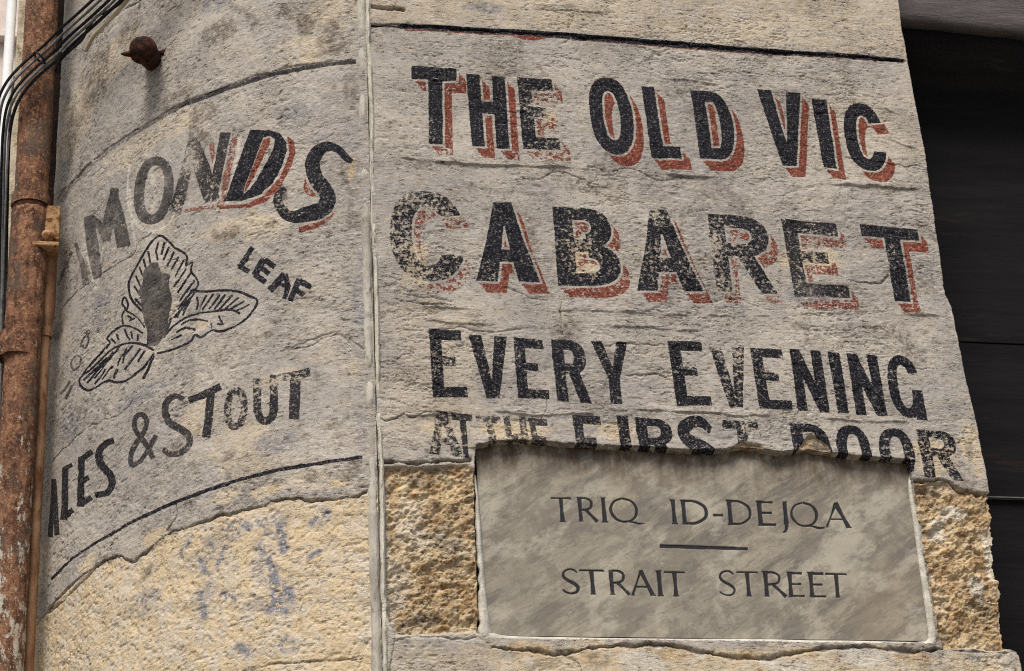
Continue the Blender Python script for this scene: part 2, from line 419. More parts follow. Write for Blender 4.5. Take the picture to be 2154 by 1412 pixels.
MAT_SEAMD = simple('dirty_mortar', (.33, .305, .26), (.50, .47, .405), 22, .95, .003, 110, (.20, .17, .13), (.54, .70), (1, 1, .4))
MAT_BLACKCABLE = simple('black_cable', (.012, .013, .016), (.03, .03, .033), 60, .8, .0006)
MAT_GREYCABLE = simple('grey_cable', (.10, .10, .10), (.18, .18, .18), 60, .8, .0006)
MAT_BEIGECABLE = simple('beige_cable', (.36, .30, .21), (.50, .43, .32), 30, .8, .001, 90, (.24, .12, .06), (.58, .66))
MAT_WHITE = simple('white_painted_pipe', (.74, .77, .80), (.82, .84, .86), 12, .5, .001)
MAT_FARWALL = simple('pale_far_render', (.62, .52, .46), (.74, .66, .60), 6, .9, .003)
MAT_SIDE = simple('buff_side_render', (.40, .34, .25), (.56, .49, .37), 18, .95, .006, 60, (.24, .19, .12), (.56, .68))
MAT_BOARD = simple('black_stained_board', (.0055, .0050, .0055), (.010, .009, .0095), 5, .8, .003, 14, (.022, .014, .013), (.60, .74), (.35, 1, 2.5))
MAT_LINTEL = simple('weathered_grey_lintel', (.085, .074, .076), (.125, .112, .110), 12, .9, .004, 70, (.17, .155, .15), (.58, .70), (.4, 1, 2.5))
MAT_GROUND = simple('street_paving_stone', (.16, .15, .13), (.26, .24, .20), 2.5, .9, .006, 22, (.10, .09, .08), (.55, .7))
MAT_DARK = simple('unlit_interior_plaster', (.02, .019, .018), (.03, .028, .026), 5)
MAT_TIE = simple('black_plastic_tie', (.012, .012, .013), (.02, .02, .02), 60, .5, .0004)

# ------------------------------------------------------------------ painted surface grid
class Surface:
    """a relief surface made of one fine grid, cut into parts along the painted marks"""
    def __init__(s, U, V, W):
        s.U, s.V, s.W = U, V, W            # 2-D arrays of surface coordinates in metres; W maps photo points onto the surface
        sh = U.shape
        s.blk = np.full(sh, .05); s.red = np.full(sh, .05); s.wear = np.zeros(sh); s.fade = np.ones(sh)
        s.owner = np.full(sh, -1, int); s.best = np.full(sh, .0035); s.names = []
        s.A = {k: np.zeros(sh) for k in ('yel', 'och', 'drt', 'crk', 'blu', 'pal')}
        s.h = np.zeros(sh)
    def window(s, P, pad):
        lo = P.min(0) - pad; hi = P.max(0) + pad
        m = (s.U > lo[0]) & (s.U < hi[0]) & (s.V > lo[1]) & (s.V < hi[1])
        r = np.where(m.any(1))[0]; c = np.where(m.any(0))[0]
        if not len(r) or not len(c): return None
        return slice(r[0], r[-1] + 1), slice(c[0], c[-1] + 1)
    def sdf(s, polys, w, k=2):
        d = None
        for p in polys:
            q = poly_sdf(s.U[w], s.V[w], s.W(dense(p, k)))
            d = q if d is None else np.minimum(d, q)
        return d
    def mark(s, name, adds, cuts=(), wear=.3, fade=1., shadow=None, gap=6.0, reds=(), label=None, chip=None):
        """paint a mark given as polygons in photo pixels; shadow = drop shadow offset in pixels"""
        allp = [np.asarray(p, float) for p in list(adds) + list(reds)]
        P = np.vstack(allp)
        if shadow: P = np.vstack([P, P + np.array(shadow)])
        w = s.window(s.W(P), .02)
        if w is None: return
        b = s.sdf(adds, w) if len(adds) else np.full(s.U[w].shape, .05)
        if len(cuts): b = np.maximum(b, -s.sdf(cuts, w))
        b = b + .0022 * fbm(s.U[w], s.V[w], 26, 2, 900 + len(s.names) % 40)
        r = np.full(b.shape, .05)
        if shadow:
            for t in (.35, .6, .85, 1.0):
                o = np.array(shadow) * t
                q = s.sdf([np.asarray(p) + o for p in adds], w)
                if len(cuts): q = np.maximum(q, -s.sdf([np.asarray(p) + o for p in cuts], w))
                r = np.minimum(r, q)
        if len(reds): r = np.minimum(r, s.sdf(reds, w))
        r = np.maximum(r, gap * .00105 - b) if len(adds) else r
        s.blk[w] = np.minimum(s.blk[w], b); s.red[w] = np.minimum(s.red[w], r)
        d = np.minimum(b, r)
        near = np.exp(-np.maximum(d, 0) / .004)
        ww = wear if chip is None else wear + chip * sm(-.1, .25, fbm(s.U[w], s.V[w], 14, 3, len(s.names) + 5))
        better = (d < s.best[w] + .006)
        s.wear[w] = np.where(better, ww * .9, s.wear[w]); s.fade[w] = np.where(better, fade, s.fade[w])
        i = len(s.names); s.names.append((name, label))
        own = (d < .0025) & (d < s.best[w])
        s.owner[w] = np.where(own, i, s.owner[w]); s.best[w] = np.where(own, d, s.best[w])
    def letter(s, ch, Q, a, b, **k):
        A, B = glyph(ch, a, b)
        s.mark('painted_letter', [quad(dense(p, 2) if len(p) < 9 else p, Q) for p in A], [quad(dense(p, 2) if len(p) < 9 else p, Q) for p in B], **k)
    def crack(s, P, wd=.003, depth=.004, dark=.7, warp=.006, seed=0, curve=True):
        P = s.W(spline(P, 5) if curve else dense(P, 3)[:-2]); w = s.window(P, .05)
        if w is None: return
        U, V = s.U[w], s.V[w]
        d = line_dist(U + warp * 2 * fbm(U, V, 30, 3, seed) + .8 * warp * fbm(U, V, 120, 3, seed + 4, .7), V + warp * 2 * fbm(U, V, 34, 3, seed + 7) + .9 * warp * fbm(U, V, 110, 3, seed + 5, .7), P)
        vw = wd * (.15 + 1.5 * vn(U * 30, V * 30, seed + 2))
        g = np.exp(-(d / vw) ** 2)
        s.h[w] -= depth * g; s.A['crk'][w] = np.maximum(s.A['crk'][w], g * dark * (.4 + .6 * vn(U * 50, V * 50, seed)))
    def zone(s, key, P, amount=1., soft=.008, warp=.012, seed=0, f=18):
        q = poly_sdf(s.U, s.V, s.W(dense(P, 2))) + warp * 2 * fbm(s.U, s.V, f, 4, seed, .6) + .5 * warp * fbm(s.U, s.V, 75, 4, seed + 9, .7)
        m = sm(soft, -soft, q) * amount
        s.A[key] = np.maximum(s.A[key], m); return m
    def blob(s, key, x, y, rx, ry, amount=.8, seed=0, thr=.0):
        P = s.W([(x - rx, y), (x + rx, y), (x, y - ry), (x, y + ry), (x, y)])
        ru = abs(P[1, 0] - P[0, 0]) / 2 + 1e-4; rv = abs(P[3, 1] - P[2, 1]) / 2 + 1e-4
        w = s.window(P, .05)
        if w is None: return
        U, V = s.U[w], s.V[w]
        q = ((U - P[4, 0]) / ru) ** 2 + ((V - P[4, 1]) / rv) ** 2 + 2.2 * fbm(U, V, 24, 4, seed, .65)
        s.A[key][w] = np.maximum(s.A[key][w], sm(1.1, .3, q) * amount)
    def worn(s, x, y, rx, ry, amt, key='wear'):
        P = s.W([(x - rx, y), (x + rx, y), (x, y - ry), (x, y + ry), (x, y)])
        ru = abs(P[1, 0] - P[0, 0]) / 2 + 1e-4; rv = abs(P[3, 1] - P[2, 1]) / 2 + 1e-4
        w = s.window(P, .03)
        if w is None: return
        q = ((s.U[w] - P[4, 0]) / ru) ** 2 + ((s.V[w] - P[4, 1]) / rv) ** 2
        g = np.exp(-q * 1.2) * amt
        if key == 'fade': s.fade[w] = np.clip(s.fade[w] * (1 - g), 0, 1)
        else: s.wear[w] = np.clip(s.wear[w] + .8 * g, 0, .9)
    def halo(s, P, wd=.003, amt=.6, key='pal'):
        P = s.W(spline(P, 5)); w = s.window(P, .03)
        if w is None: return
        g = np.exp(-(line_dist(s.U[w], s.V[w], P) / wd) ** 2) * amt
        s.A[key][w] = np.maximum(s.A[key][w], g * (.5 + .5 * vn(s.U[w] * 40, s.V[w] * 40, 7)))
    def build(s, root, pos, nrm0, mat, base_name):
        """pos = points, nrm0 = outward directions; displaced by h"""
        Pn = pos + nrm0 * s.h[..., None]
        du = np.gradient(Pn, axis=1); dv = np.gradient(Pn, axis=0)
        N = np.cross(du, dv); N /= np.linalg.norm(N, axis=2)[..., None] + 1e-12
        flip = np.sum(N * nrm0, axis=2).mean() < 0
        if flip: N = -N
        r, c = s.U.shape
        idx = np.arange(r * c).reshape(r, c)
        a = idx[:-1, :-1]; b = idx[:-1, 1:]; d = idx[1:, 1:]; e = idx[1:, :-1]
        Fa = np.stack([a, e, d, b] if flip else [a, b, d, e], -1).reshape(-1, 4)
        own = s.owner[:-1, :-1].reshape(-1)
        at_ = dict(blk=s.blk, red=s.red, wear=s.wear, fade=s.fade, **s.A)
        at_ = {k: v.reshape(-1) for k, v in at_.items()}
        Pf = Pn.reshape(-1, 3); Nf = N.reshape(-1, 3); out = []
        order = [(-1, (base_name, None))] + list(enumerate(s.names))
        for i, (name, label) in order:
            f = Fa[own == i]
            if not len(f): continue
            u, inv = np.unique(f, return_inverse=True)
            o = mesh_obj(name, Pf[u], inv.reshape(f.shape), mat, root, True, {k: v[u] for k, v in at_.items()}, Nf[u])
            if label: o['label'] = label
            out.append(o)
        return out

# ================================================================== THE FLAT WALL
STEP = .002
ZT, ZB = 3.56 + EYE, 1.40 + EYE
edge = flatW([(1884, -60), (1890, 0), (1894, 25), (1898, 60), (1910, 130), (1921, 190), (1938, 280), (1951, 345), (1957, 400), (1973, 500), (1984, 570), (1992, 620), (2004, 650), (2011, 690),
              (2031, 790), (2058, 910), (2083, 1040), (2096, 1130), (2107, 1240), (2119, 1330), (2124, 1364), (2143, 1372), (2151, 1412), (2160, 1470)])
rows = np.arange(ZT, ZB, -STEP)
ex = np.interp(rows, edge[::-1, 1], edge[::-1, 0])
XL = .655
nf = int((2.05 - XL) / STEP); nr = 90
t = np.linspace(0, 1, nf)
Xf = XL + (ex[:, None] - XL) * t[None, :]
Xe = ex[:, None] + np.zeros((1, nr))
dep = np.linspace(0, .36, nr + 1)[1:]
U = np.hstack([Xf, Xe + dep[None, :]]); V = np.repeat(rows[:, None], nf + nr, 1)
X = np.hstack([Xf, Xe]); Yd = np.hstack([np.zeros_like(Xf), np.repeat(dep[None, :], len(rows), 0)])
pos = np.stack([X, D + Yd, V], -1)
# outward direction turns round the arris
tt = np.hstack([np.zeros((len(rows), nf - 8)), np.repeat(np.linspace(0, 1, 8 + 8)[None, :], len(rows), 0), np.ones((len(rows), nr - 8))])
ang = tt * math.pi / 2
nrm = np.stack([np.sin(ang), -np.cos(ang), np.zeros_like(ang)], -1)
S = Surface(U, V, flatW)
# zones: bare ochre stone either side of the street sign, and where the plaster has broken away above it
m_och = S.zone('och', [(796, 985), (985, 980), (1002, 1000), (1008, 1150), (1014, 1330), (832, 1335), (815, 1290), (805, 1150)], 1, .006, .006, 3)
m_och = np.maximum(m_och, S.zone('och', [(1925, 1010), (1990, 1012), (2030, 1033), (2180, 1042), (2230, 1368), (1985, 1364), (1975, 1330), (1955, 1200), (1930, 1100)], 1, .006, .006, 4))
m_brk = S.zone('och', [(1505, 975), (1560, 932), (1598, 936), (1625, 975)], .9, .004, .005, 5)
m_brk = np.maximum(m_brk, S.zone('och', [(1650, 980), (1690, 932), (1708, 914), (1742, 935), (1765, 980)], .9, .004, .005, 6))
S.zone('yel', [(770, -80), (1950, -80), (1950, 118), (1400, 80), (780, 42)], .42, .02, .02, 7)
S.zone('yel', [(1700, 190), (2000, 190), (2000, 360), (1800, 360)], .18, .05, .05, 8)
S.zone('yel', [(820, 640), (1000, 650), (1000, 900), (820, 900)], .25, .05, .05, 9)
S.zone('yel', [(1030, 1368), (1400, 1360), (2160, 1378), (2160, 1480), (1050, 1480)], .8, .02, .03, 10)
S.zone('yel', [(815, 1352), (1060, 1352), (1060, 1480), (815, 1480)], .4, .02, .03, 15)
for i, q in enumerate([(1110, 1362, 60, 14), (1240, 1385, 40, 26), (1420, 1375, 40, 16), (1560, 1378, 40, 10), (1700, 1372, 60, 12), (1920, 1385, 40, 14)]): S.blob('och', *q, .7, 220 + i)
for i, q in enumerate([(1350, 1395, 50, 26), (1650, 1400, 60, 16), (1820, 1385, 50, 22), (1980, 1110, 20, 30), (2090, 1170, 16, 60), (2060, 1230, 20, 30), (2010, 1075, 30, 16), (2090, 960, 14, 50)]): S.blob('pal', *q, .7, 240 + i)
S.zone('drt', [(1500, 980), (1562, 932), (1596, 936), (1635, 980)], .9, .006, .006, 12); S.zone('drt', [(1645, 985), (1692, 932), (1708, 916), (1740, 936), (1775, 985)], .9, .006, .006, 14)
for i, q in enumerate([(900, 990, 90, 8), (1960, 1030, 40, 10), (2060, 1050, 30, 12), (940, 1130, 30, 40), (900, 1300, 40, 20), (2070, 1280, 24, 30), (1990, 1335, 16, 20), (880, 1010, 60, 14)]): S.blob('drt', *q, .7, 260 + i)
S.zone('pal', [(797, 1000), (812, 1000), (822, 1150), (834, 1330), (1010, 1337), (1010, 1346), (826, 1348), (806, 1420), (797, 1480), (780, 1480)], .55, .006, .008, 11)
for i, (x, y, rx, ry) in enumerate([(860, 1100, 45, 90), (840, 1230, 30, 60), (1040, 1190, 10, 30)]): S.blob('pal', x, y, rx, ry, .45, 20 + i)
for i, q in enumerate([(1195, 560, 25, 22), (1790, 1035, 40, 16), (940, 905, 60, 22), (1080, 905, 90, 24), (1290, 905, 60, 22), (1250, 1370, 60, 30), (1600, 1395, 90, 25),
                       (1960, 960, 60, 40), (870, 560, 40, 60), (1700, 545, 70, 30), (1160, 250, 22, 20), (1230, 540, 50, 60), (2045, 950, 30, 60)]):
    S.blob('yel', *q, .75, 40 + i)
for i, q in enumerate([(1170, 18, 60, 12), (1250, 30, 60, 8), (900, 880, 60, 8), (2040, 940, 10, 20), (1260, 1390, 24, 20), (1150, 1395, 40, 14), (1720, 598, 80, 7), (1950, 1400, 40, 18),
                       (1090, 405, 90, 8), (1430, 372, 120, 6), (1900, 395, 50, 8), (860, 345, 60, 14), (1120, 690, 60, 6)]):
    S.blob('drt', *q, .55, 70 + i)
for i, q in enumerate([(1700, 620, 60, 22), (1560, 645, 50, 18), (1000, 15, 60, 10), (1880, 1040, 30, 16)]): S.blob('blu', *q, .55, 90 + i)
# relief
Ug, Vg = S.U, S.V
rough = fbm(Ug, Vg, 5, 3, 21)
lam = np.abs(fbm(Ug, Vg, 46, 5, 31, .62, .30))                       # flaky bedding of the limestone
mask = sm(-.12, .22, fbm(Ug, Vg, 6, 3, 44))
h = .006 * rough + .0040 * (fbm(Ug, Vg, 16, 4, 51, .55, .5)) - .0026 * sm(.045, .0, lam) * mask
h += .0046 * fbm(Ug, Vg, 60, 5, 61, .70, .5) * (.35 + .75 * sm(-.10, .14, fbm(Ug, Vg, 5.5, 3, 65)))
pit = vn(Ug * 75, Vg * 105, 71); h -= .0020 * sm(.76, .92, pit) * sm(-.1, .2, fbm(Ug, Vg, 9, 2, 75))
# rough tooled stone in the ochre parts
ho = -.014 + .024 * fbm(Ug, Vg, 15, 5, 81, .6) + .021 * fbm(Ug + .35 * Vg, Vg - .5 * Ug, 52, 4, 85, .62, .6) - .004 * sm(.62, .9, vn(Ug * 90, Vg * 90, 88))
ho += .006 * np.abs(fbm(Ug + .6 * Vg, Vg, 26, 3, 86, .6, .7)) * 2
h = h * (1 - m_och) + ho * m_och
h -= .010 * m_brk
S.h += h
# flaky ledges in the plaster under each line of writing
def ledge(P, hgt, seed, fall=.03):
    P = flatW(spline(P, 5)); w_ = S.window(P, .09); U_, V_ = S.U[w_], S.V[w_]
    lz = np.interp(U_, P[:, 0], P[:, 1]); d = V_ - lz + .018 * fbm(U_, V_, 14, 5, seed, .62)
    end = sm(P[0, 0], P[0, 0] + .04, U_) * sm(P[-1, 0], P[-1, 0] - .04, U_)
    S.h[w_] += .75 * hgt * end * sm(-.12, .10, fbm(U_, V_, 9, 3, seed + 50)) * np.where(d > 0, np.exp(-d / fall), 0) * sm(0, .003, d)
ledge([(830, 335), (1000, 350), (1150, 352), (1300, 362), (1450, 372), (1600, 378), (1800, 392), (1955, 400)], .008, 101)
ledge([(1060, 375), (1200, 392), (1330, 400), (1450, 408)], .007, 102, .012)
ledge([(840, 640), (1000, 655), (1200, 655), (1400, 662), (1550, 668), (1750, 660), (1990, 668)], .006, 103)
ledge([(880, 672), (1000, 685), (1130, 690), (1300, 690), (1480, 700)], .006, 104, .014)
ledge([(800, 885), (900, 872), (1040, 868), (1150, 876), (1300, 866), (1500, 872), (1700, 880), (1920, 890)], .006, 105, .015)
ledge([(1750, 170), (1830, 195), (1925, 225)], .005, 106, .012)
ledge([(1800, 215), (1870, 235), (1940, 262)], .006, 107, .012)
ledge([(1840, 285), (1890, 300), (1945, 322)], .005, 108, .012)
ledge([(1380, 165), (1450, 172), (1520, 180)], .005, 109, .012)
ledge([(920, 105), (960, 102), (1010, 108)], .004, 110, .01)
for i, (P, wd, dp, dk) in enumerate([
    ([(776, 52), (845, 54), (1000, 63), (1250, 79), (1400, 91), (1700, 113), (1904, 127)], .0040, .008, .75),
    ([(774, 14), (800, 17), (850, 21)], .0045, .010, .9), ([(1140, 22), (1200, 24), (1280, 30)], .002, .003, .35),
    ([(1085, 372), (1130, 378), (1170, 362), (1215, 372), (1260, 392)], .0018, .003, .45), ([(1240, 350), (1280, 362), (1330, 356), (1390, 378), (1440, 372)], .0018, .003, .45),
    ([(840, 632), (900, 640), (960, 645)], .002, .004, .5), ([(850, 618), (900, 626), (950, 633)], .0018, .003, .5),
    ([(1060, 605), (1100, 618), (1150, 634)], .0018, .003, .6), ([(1185, 640), (1180, 665), (1186, 705)], .0022, .004, .6),
    ([(1150, 835), (1152, 860), (1140, 880)], .002, .003, .5), ([(790, 880), (812, 884), (850, 872)], .0024, .005, .7), ([(850, 872), (870, 880), (900, 866), (960, 874)], .0022, .004, .6),
    ([(1120, 866), (1250, 862), (1400, 866), (1520, 872)], .0015, .002, .35), ([(1790, 592), (1845, 596), (1868, 580)], .0022, .004, .7), ([(1690, 598), (1740, 603), (1800, 610)], .0016, .002, .4),
    ([(1520, 608), (1580, 640), (1640, 650), (1700, 640)], .0014, .002, .45), ([(795, 972), (860, 973), (930, 971), (990, 968)], .0045, .010, .85),
    ([(1925, 1012), (1990, 1012), (2020, 1030), (2090, 1042)], .0035, .007, .85), ([(1930, 1362), (2000, 1368), (2120, 1372)], .002, .004, .5),
    ([(1040, 1362), (1100, 1368), (1180, 1375), (1260, 1362), (1360, 1358), (1430, 1362), (1520, 1380), (1620, 1386), (1700, 1368), (1800, 1360), (1900, 1370), (1970, 1368)], .0042, .009, .9),
    ([(1180, 1368), (1215, 1395), (1230, 1440)], .0025, .004, .7), ([(1900, 770), (1960, 776), (2010, 770)], .0018, .003, .4), ([(1560, 150), (1640, 160), (1690, 160)], .0016, .002, .4),
    ([(1340, 150), (1420, 160), (1500, 172)], .0014, .002, .35), ([(1780, 330), (1860, 345), (1940, 350)], .0018, .003, .4), ([(1650, 230), (1690, 235), (1720, 240)], .0012, .001, .2),
    ([(900, 700), (960, 690), (1040, 700), (1100, 692)], .0018, .003, .35), ([(1260, 730), (1330, 722), (1400, 728)], .0022, .003, .35), ([(1320, 790), (1380, 788), (1400, 794)], .002, .004, .6),
    ([(826, 1480), (822, 1400), (830, 1356), (860, 1342), (1000, 1342)], .0024, .004, .45)]):
    S.crack(P, wd, dp, dk, .006, 130 + i * 3)
# the niche that the street sign is bedded in
niche = [(1001, 937), (1040, 930), (1100, 927), (1190, 934), (1250, 937), (1330, 940), (1400, 945), (1500, 949), (1560, 941), (1600, 945), (1640, 953), (1700, 946), (1760, 955), (1830, 962), (1914, 968),
         (1918, 1000), (1976, 1345), (1972, 1352), (1020, 1340), (1010, 1330), (998, 1000)]
q = poly_sdf(U, V, flatW(niche)) + .007 * fbm(U, V, 50, 5, 201, .72)
S.h -= .062 * sm(.001, -.003, q)
S.h += .004 * sm(.03, .0, q) * sm(-.002, .002, q) * (V > flatW([(1200, 950)])[0, 1]) 
S.A['drt'] = np.maximum(S.A['drt'], sm(.008, .0, q) * .6 * (V > flatW([(1200, 980)])[0, 1]))

# ---- writing on the flat wall
SH = (21, 25)
def word(items, a, b, word_label, **kk):
    for it in items:
        ch, Q = it[0], it[1]; k = dict(kk)
        aa, bb = a, b
        if len(it) > 2: k.update(it[2])
        aa = k.pop('a', aa); bb = k.pop('b', bb)
        S.letter(ch, Q, aa, bb, label='%s letter %s of %s' % (word_label[0], ch, word_label[1]), **k)
word([('T', [(866, 139), (960, 145), (962, 306), (868, 302)], dict(a=.31, b=.165)), ('H', [(981, 156), (1062, 162), (1072, 314), (993, 308)], dict(a=.34, b=.15)),
      ('E', [(1088, 163), (1164, 168), (1180, 315), (1101, 313)], dict(wear=.42, chip=.15))], .36, .165, ('black', 'THE, with a red drop shadow'), wear=.24, chip=.14, shadow=SH)
word([('O', [(1229, 161), (1319, 164), (1343, 327), (1253, 324)], dict(a=.30, b=.18, wear=.1)), ('L', [(1349, 182), (1412, 186), (1434, 334), (1371, 333)], dict(a=.42)),
      ('D', [(1452, 190), (1531, 194), (1554, 337), (1473, 334)], dict(a=.34))], .34, .165, ('black', 'OLD, with a red drop shadow'), wear=.13, chip=.10, shadow=SH)
word([('V', [(1592, 188), (1683, 197), (1703, 350), (1612, 348)], dict(a=.32)), ('I', [(1707, 209), (1738, 211), (1760, 356), (1733, 352)], {}),
      ('C', [(1766, 214), (1850, 221), (1874, 364), (1788, 358)], dict(a=.30, b=.18))], .3, .17, ('black', 'VIC, with a red drop shadow'), wear=.10, chip=.08, shadow=(19, 24))
word([('C', [(815, 398), (972, 406), (984, 595), (826, 590)], dict(a=.29, b=.17, wear=.58)), ('A', [(1006, 427), (1106, 427), (1136, 594), (1002, 591)], dict(a=.33, b=.15, wear=.26)),
      ('B', [(1162, 434), (1290, 440), (1311, 604), (1174, 601)], dict(a=.30, b=.16, wear=.42)), ('A', [(1331, 441), (1438, 442), (1480, 613), (1341, 611)], dict(a=.30, b=.17, wear=.40)),
      ('R', [(1488, 450), (1614, 457), (1634, 618), (1507, 612)], dict(a=.26, b=.17, wear=.50)), ('E', [(1643, 460), (1764, 472), (1788, 627), (1672, 625)], dict(a=.25, b=.17, wear=.45, fade=.97)),
      ('T', [(1809, 472), (1930, 482), (1960, 637), (1834, 631)], dict(a=.27, b=.155, wear=.30))], .3, .17, ('worn black', 'CABARET, with a flaking red shadow'), wear=.4, chip=.18, shadow=(20, 25))
word([('E', [(902, 691), (972, 696), (984, 836), (911, 837)], {}), ('V', [(985, 704), (1066, 709), (1074, 838), (994, 837)], dict(a=.33)), ('E', [(1080, 711), (1144, 716), (1156, 840), (1090, 838)], dict(wear=.34)),
      ('R', [(1159, 714), (1230, 718), (1244, 849), (1173, 843)], dict(a=.33)), ('Y', [(1243, 718), (1319, 720), (1334, 850), (1256, 849)], dict(a=.30))], .34, .155, ('black', 'EVERY'), wear=.38, chip=.2)
word([('E', [(1404, 717), (1478, 719), (1498, 854), (1424, 854)], {}), ('V', [(1492, 730), (1565, 730), (1585, 857), (1508, 857)], dict(a=.34, wear=.44)), ('E', [(1578, 732), (1647, 735), (1669, 862), (1598, 860)], {}),
      ('N', [(1661, 735), (1725, 738), (1746, 869), (1679, 862)], dict(a=.31, wear=.25)), ('I', [(1742, 740), (1766, 742), (1786, 870), (1763, 870)], {}),
      ('N', [(1781, 743), (1845, 747), (1867, 875), (1802, 872)], dict(a=.33, wear=.22)), ('G', [(1858, 745), (1926, 749), (1950, 882), (1880, 876)], dict(a=.30, b=.15))], .33, .15, ('black', 'EVENING'), wear=.34, chip=.16)
word([('A', [(898, 866), (960, 868), (975, 962), (903, 955)], dict(wear=.66)), ('T', [(950, 870), (992, 872), (998, 965), (962, 960)], dict(wear=.45))], .3, .15, ('almost lost black', 'AT'), wear=.45, chip=.2, fade=.95)
word([('T', [(1000, 874), (1052, 876), (1070, 975), (1016, 973)], dict(wear=.66)), ('H', [(1058, 876), (1104, 878), (1120, 975), (1074, 973)], dict(wear=.66)),
      ('E', [(1112, 880), (1152, 882), (1168, 977), (1128, 975)], dict(wear=.52))], .3, .15, ('almost lost black', 'THE in the bottom line'), wear=.5, chip=.1, fade=.9)
word([('F', [(1204, 873), (1262, 876), (1276, 985), (1218, 983)], dict(a=.34, wear=.4, fade=.97)), ('I', [(1297, 873), (1320, 875), (1334, 985), (1311, 984)], {}),
      ('R', [(1336, 878), (1412, 882), (1426, 988), (1350, 985)], {}), ('S', [(1424, 880), (1496, 884), (1512, 990), (1438, 987)], dict(a=.30)),
      ('T', [(1519, 884), (1594, 888), (1608, 992), (1534, 990)], dict(wear=.55))], .30, .16, ('cut off black', 'FIRST'), wear=.40, chip=.2)
word([('D', [(1661, 889), (1741, 893), (1756, 998), (1676, 994)], {}), ('O', [(1753, 893), (1825, 897), (1840, 1000), (1768, 996)], dict(wear=.2)),
      ('O', [(1843, 898), (1916, 902), (1932, 1004), (1858, 1000)], {}), ('R', [(1927, 903), (2008, 908), (2026, 1012), (1946, 1004)], dict(wear=.60, a=.3))], .30, .17, ('cut off black', 'DOOR'), wear=.34, chip=.18)
S.mark('painted_line', [stroke([(780, 53), (835, 56), (845, 55), (1000, 64), (1100, 69), (1250, 80), (1400, 92), (1560, 104), (1700, 114), (1830, 122), (1902, 128)], [4, 5, 11, 12, 12, 13, 13, 11, 11, 9, 7], False)],
       wear=.16, chip=.12, reds=[stroke([(850, 63), (1070, 74), (1105, 79), (1130, 81), (1150, 78), (1400, 98), (1700, 119), (1900, 130)], [3, 3, 12, 10, 4, 5, 4, 3])], gap=0, label='black line in the joint above THE OLD VIC')
# no paint is left on the bare stone
bare = np.clip(m_och + m_brk * .9, 0, 1); S.fade = S.fade * (1 - sm(.35, .6, bare))
S.owner = np.where((bare > .5) | (q < -.001), -1, S.owner)

for q_ in [(1215, 520, 34, 50, .34), (1230, 575, 30, 16, .2), (1385, 455, 26, 22, .5), (1400, 540, 14, 30, .2), (1500, 540, 22, 70, .28), (1560, 560, 14, 50, .22), (1120, 545, 18, 40, .4), (1040, 575, 18, 30, .15),
           (860, 520, 40, 50, .16), (925, 560, 60, 20, -.12), (930, 415, 40, 16, -.14), (1700, 545, 40, 30, .30), (1740, 610, 60, 14, -.2), (1870, 560, 20, 60, .12), (940, 760, 26, 40, .22), (1108, 790, 20, 40, .08),
           (1190, 800, 24, 30, .15), (1270, 790, 20, 40, .1), (1450, 765, 40, 26, .35), (1530, 745, 40, 26, .22), (1640, 775, 30, 20, .3), (1700, 750, 30, 20, .12), (1150, 240, 30, 40, .3), (1120, 330, 60, 16, .35),
           (905, 260, 14, 40, .16), (930, 320, 30, 14, .3), (1230, 915, 40, 30, .05)]: S.worn(*q_)
for q_ in [(1640, 648, 40, 20, .5), (1700, 615, 30, 30, .15)]: S.worn(*q_, 'fade')
flat_wall = empty('painted_stone_wall', 'flat limewashed stone wall painted THE OLD VIC CABARET around the marble plaque', 'wall', (1.3, D, 0))
S.build(flat_wall, pos, nrm, MAT_WALL, 'wall_face')
# the rest of the wall, above and below
mb = MB(); xe = float(ex[-1]); xt = float(ex[0])
mb.box(XL, D + .004, 0.002, xe, D + .5, ZB + STEP); mb.build('lower_wall', MAT_WALL, flat_wall)
mb = MB(); mb.box(XL, D + .004, ZT, xt, D + .5, 7.2); mb.build('upper_wall', MAT_WALL, flat_wall)
print('flat done')

# ================================================================== THE ROUNDED WALL
svals = np.arange(0, PS[-1], STEP)
px_ = np.interp(svals, PS, PX); py_ = np.interp(svals, PS, PY)
tx = np.gradient(px_); ty = np.gradient(py_); tl = np.hypot(tx, ty); nx = ty / tl; ny = -tx / tl     # outward, towards the street
sg = np.where(ny > 0, -1, 1); nx = nx * sg; ny = ny * sg
U, V = np.meshgrid(svals, rows)
pos = np.stack([np.repeat(px_[None, :], len(rows), 0), D + np.repeat(py_[None, :], len(rows), 0), V], -1)
nrm = np.stack([np.repeat(nx[None, :], len(rows), 0), np.repeat(ny[None, :], len(rows), 0), np.zeros_like(V)], -1)
S = Surface(U, V, curvW)
lowcrack = [(60, 1330), (100, 1282), (135, 1245), (200, 1195), (245, 1172), (275, 1182), (300, 1165), (350, 1128), (375, 1114), (430, 1096), (500, 1078), (560, 1060), (620, 1052), (700, 1052), (755, 1042), (795, 1018)]
m_yel = S.zone('yel', lowcrack + [(830, 1030), (840, 1500), (20, 1500), (30, 1380)], .95, .006, .006, 3)
for i, q in enumerate([(460, 1050, 40, 16), (680, 1022, 60, 14), (560, 1035, 50, 14), (330, 1130, 30, 20), (180, 1190, 20, 20)]): S.blob('yel', *q, .84, 280 + i)
for i, q in enumerate([(700, 25, 80, 40), (300, 300, 120, 30), (480, 480, 70, 30), (560, 470, 60, 30), (500, 930, 60, 60), (740, 770, 20, 12), (540, 990, 60, 30), (620, 1010, 80, 20), (420, 880, 50, 40), (590, 790, 50, 20),
                       (230, 130, 60, 60), (150, 260, 40, 80), (330, 660, 40, 20), (415, 690, 30, 14), (640, 100, 60, 40), (90, 1180, 20, 60)]):
    S.blob('yel', *q, .42, 300 + i)
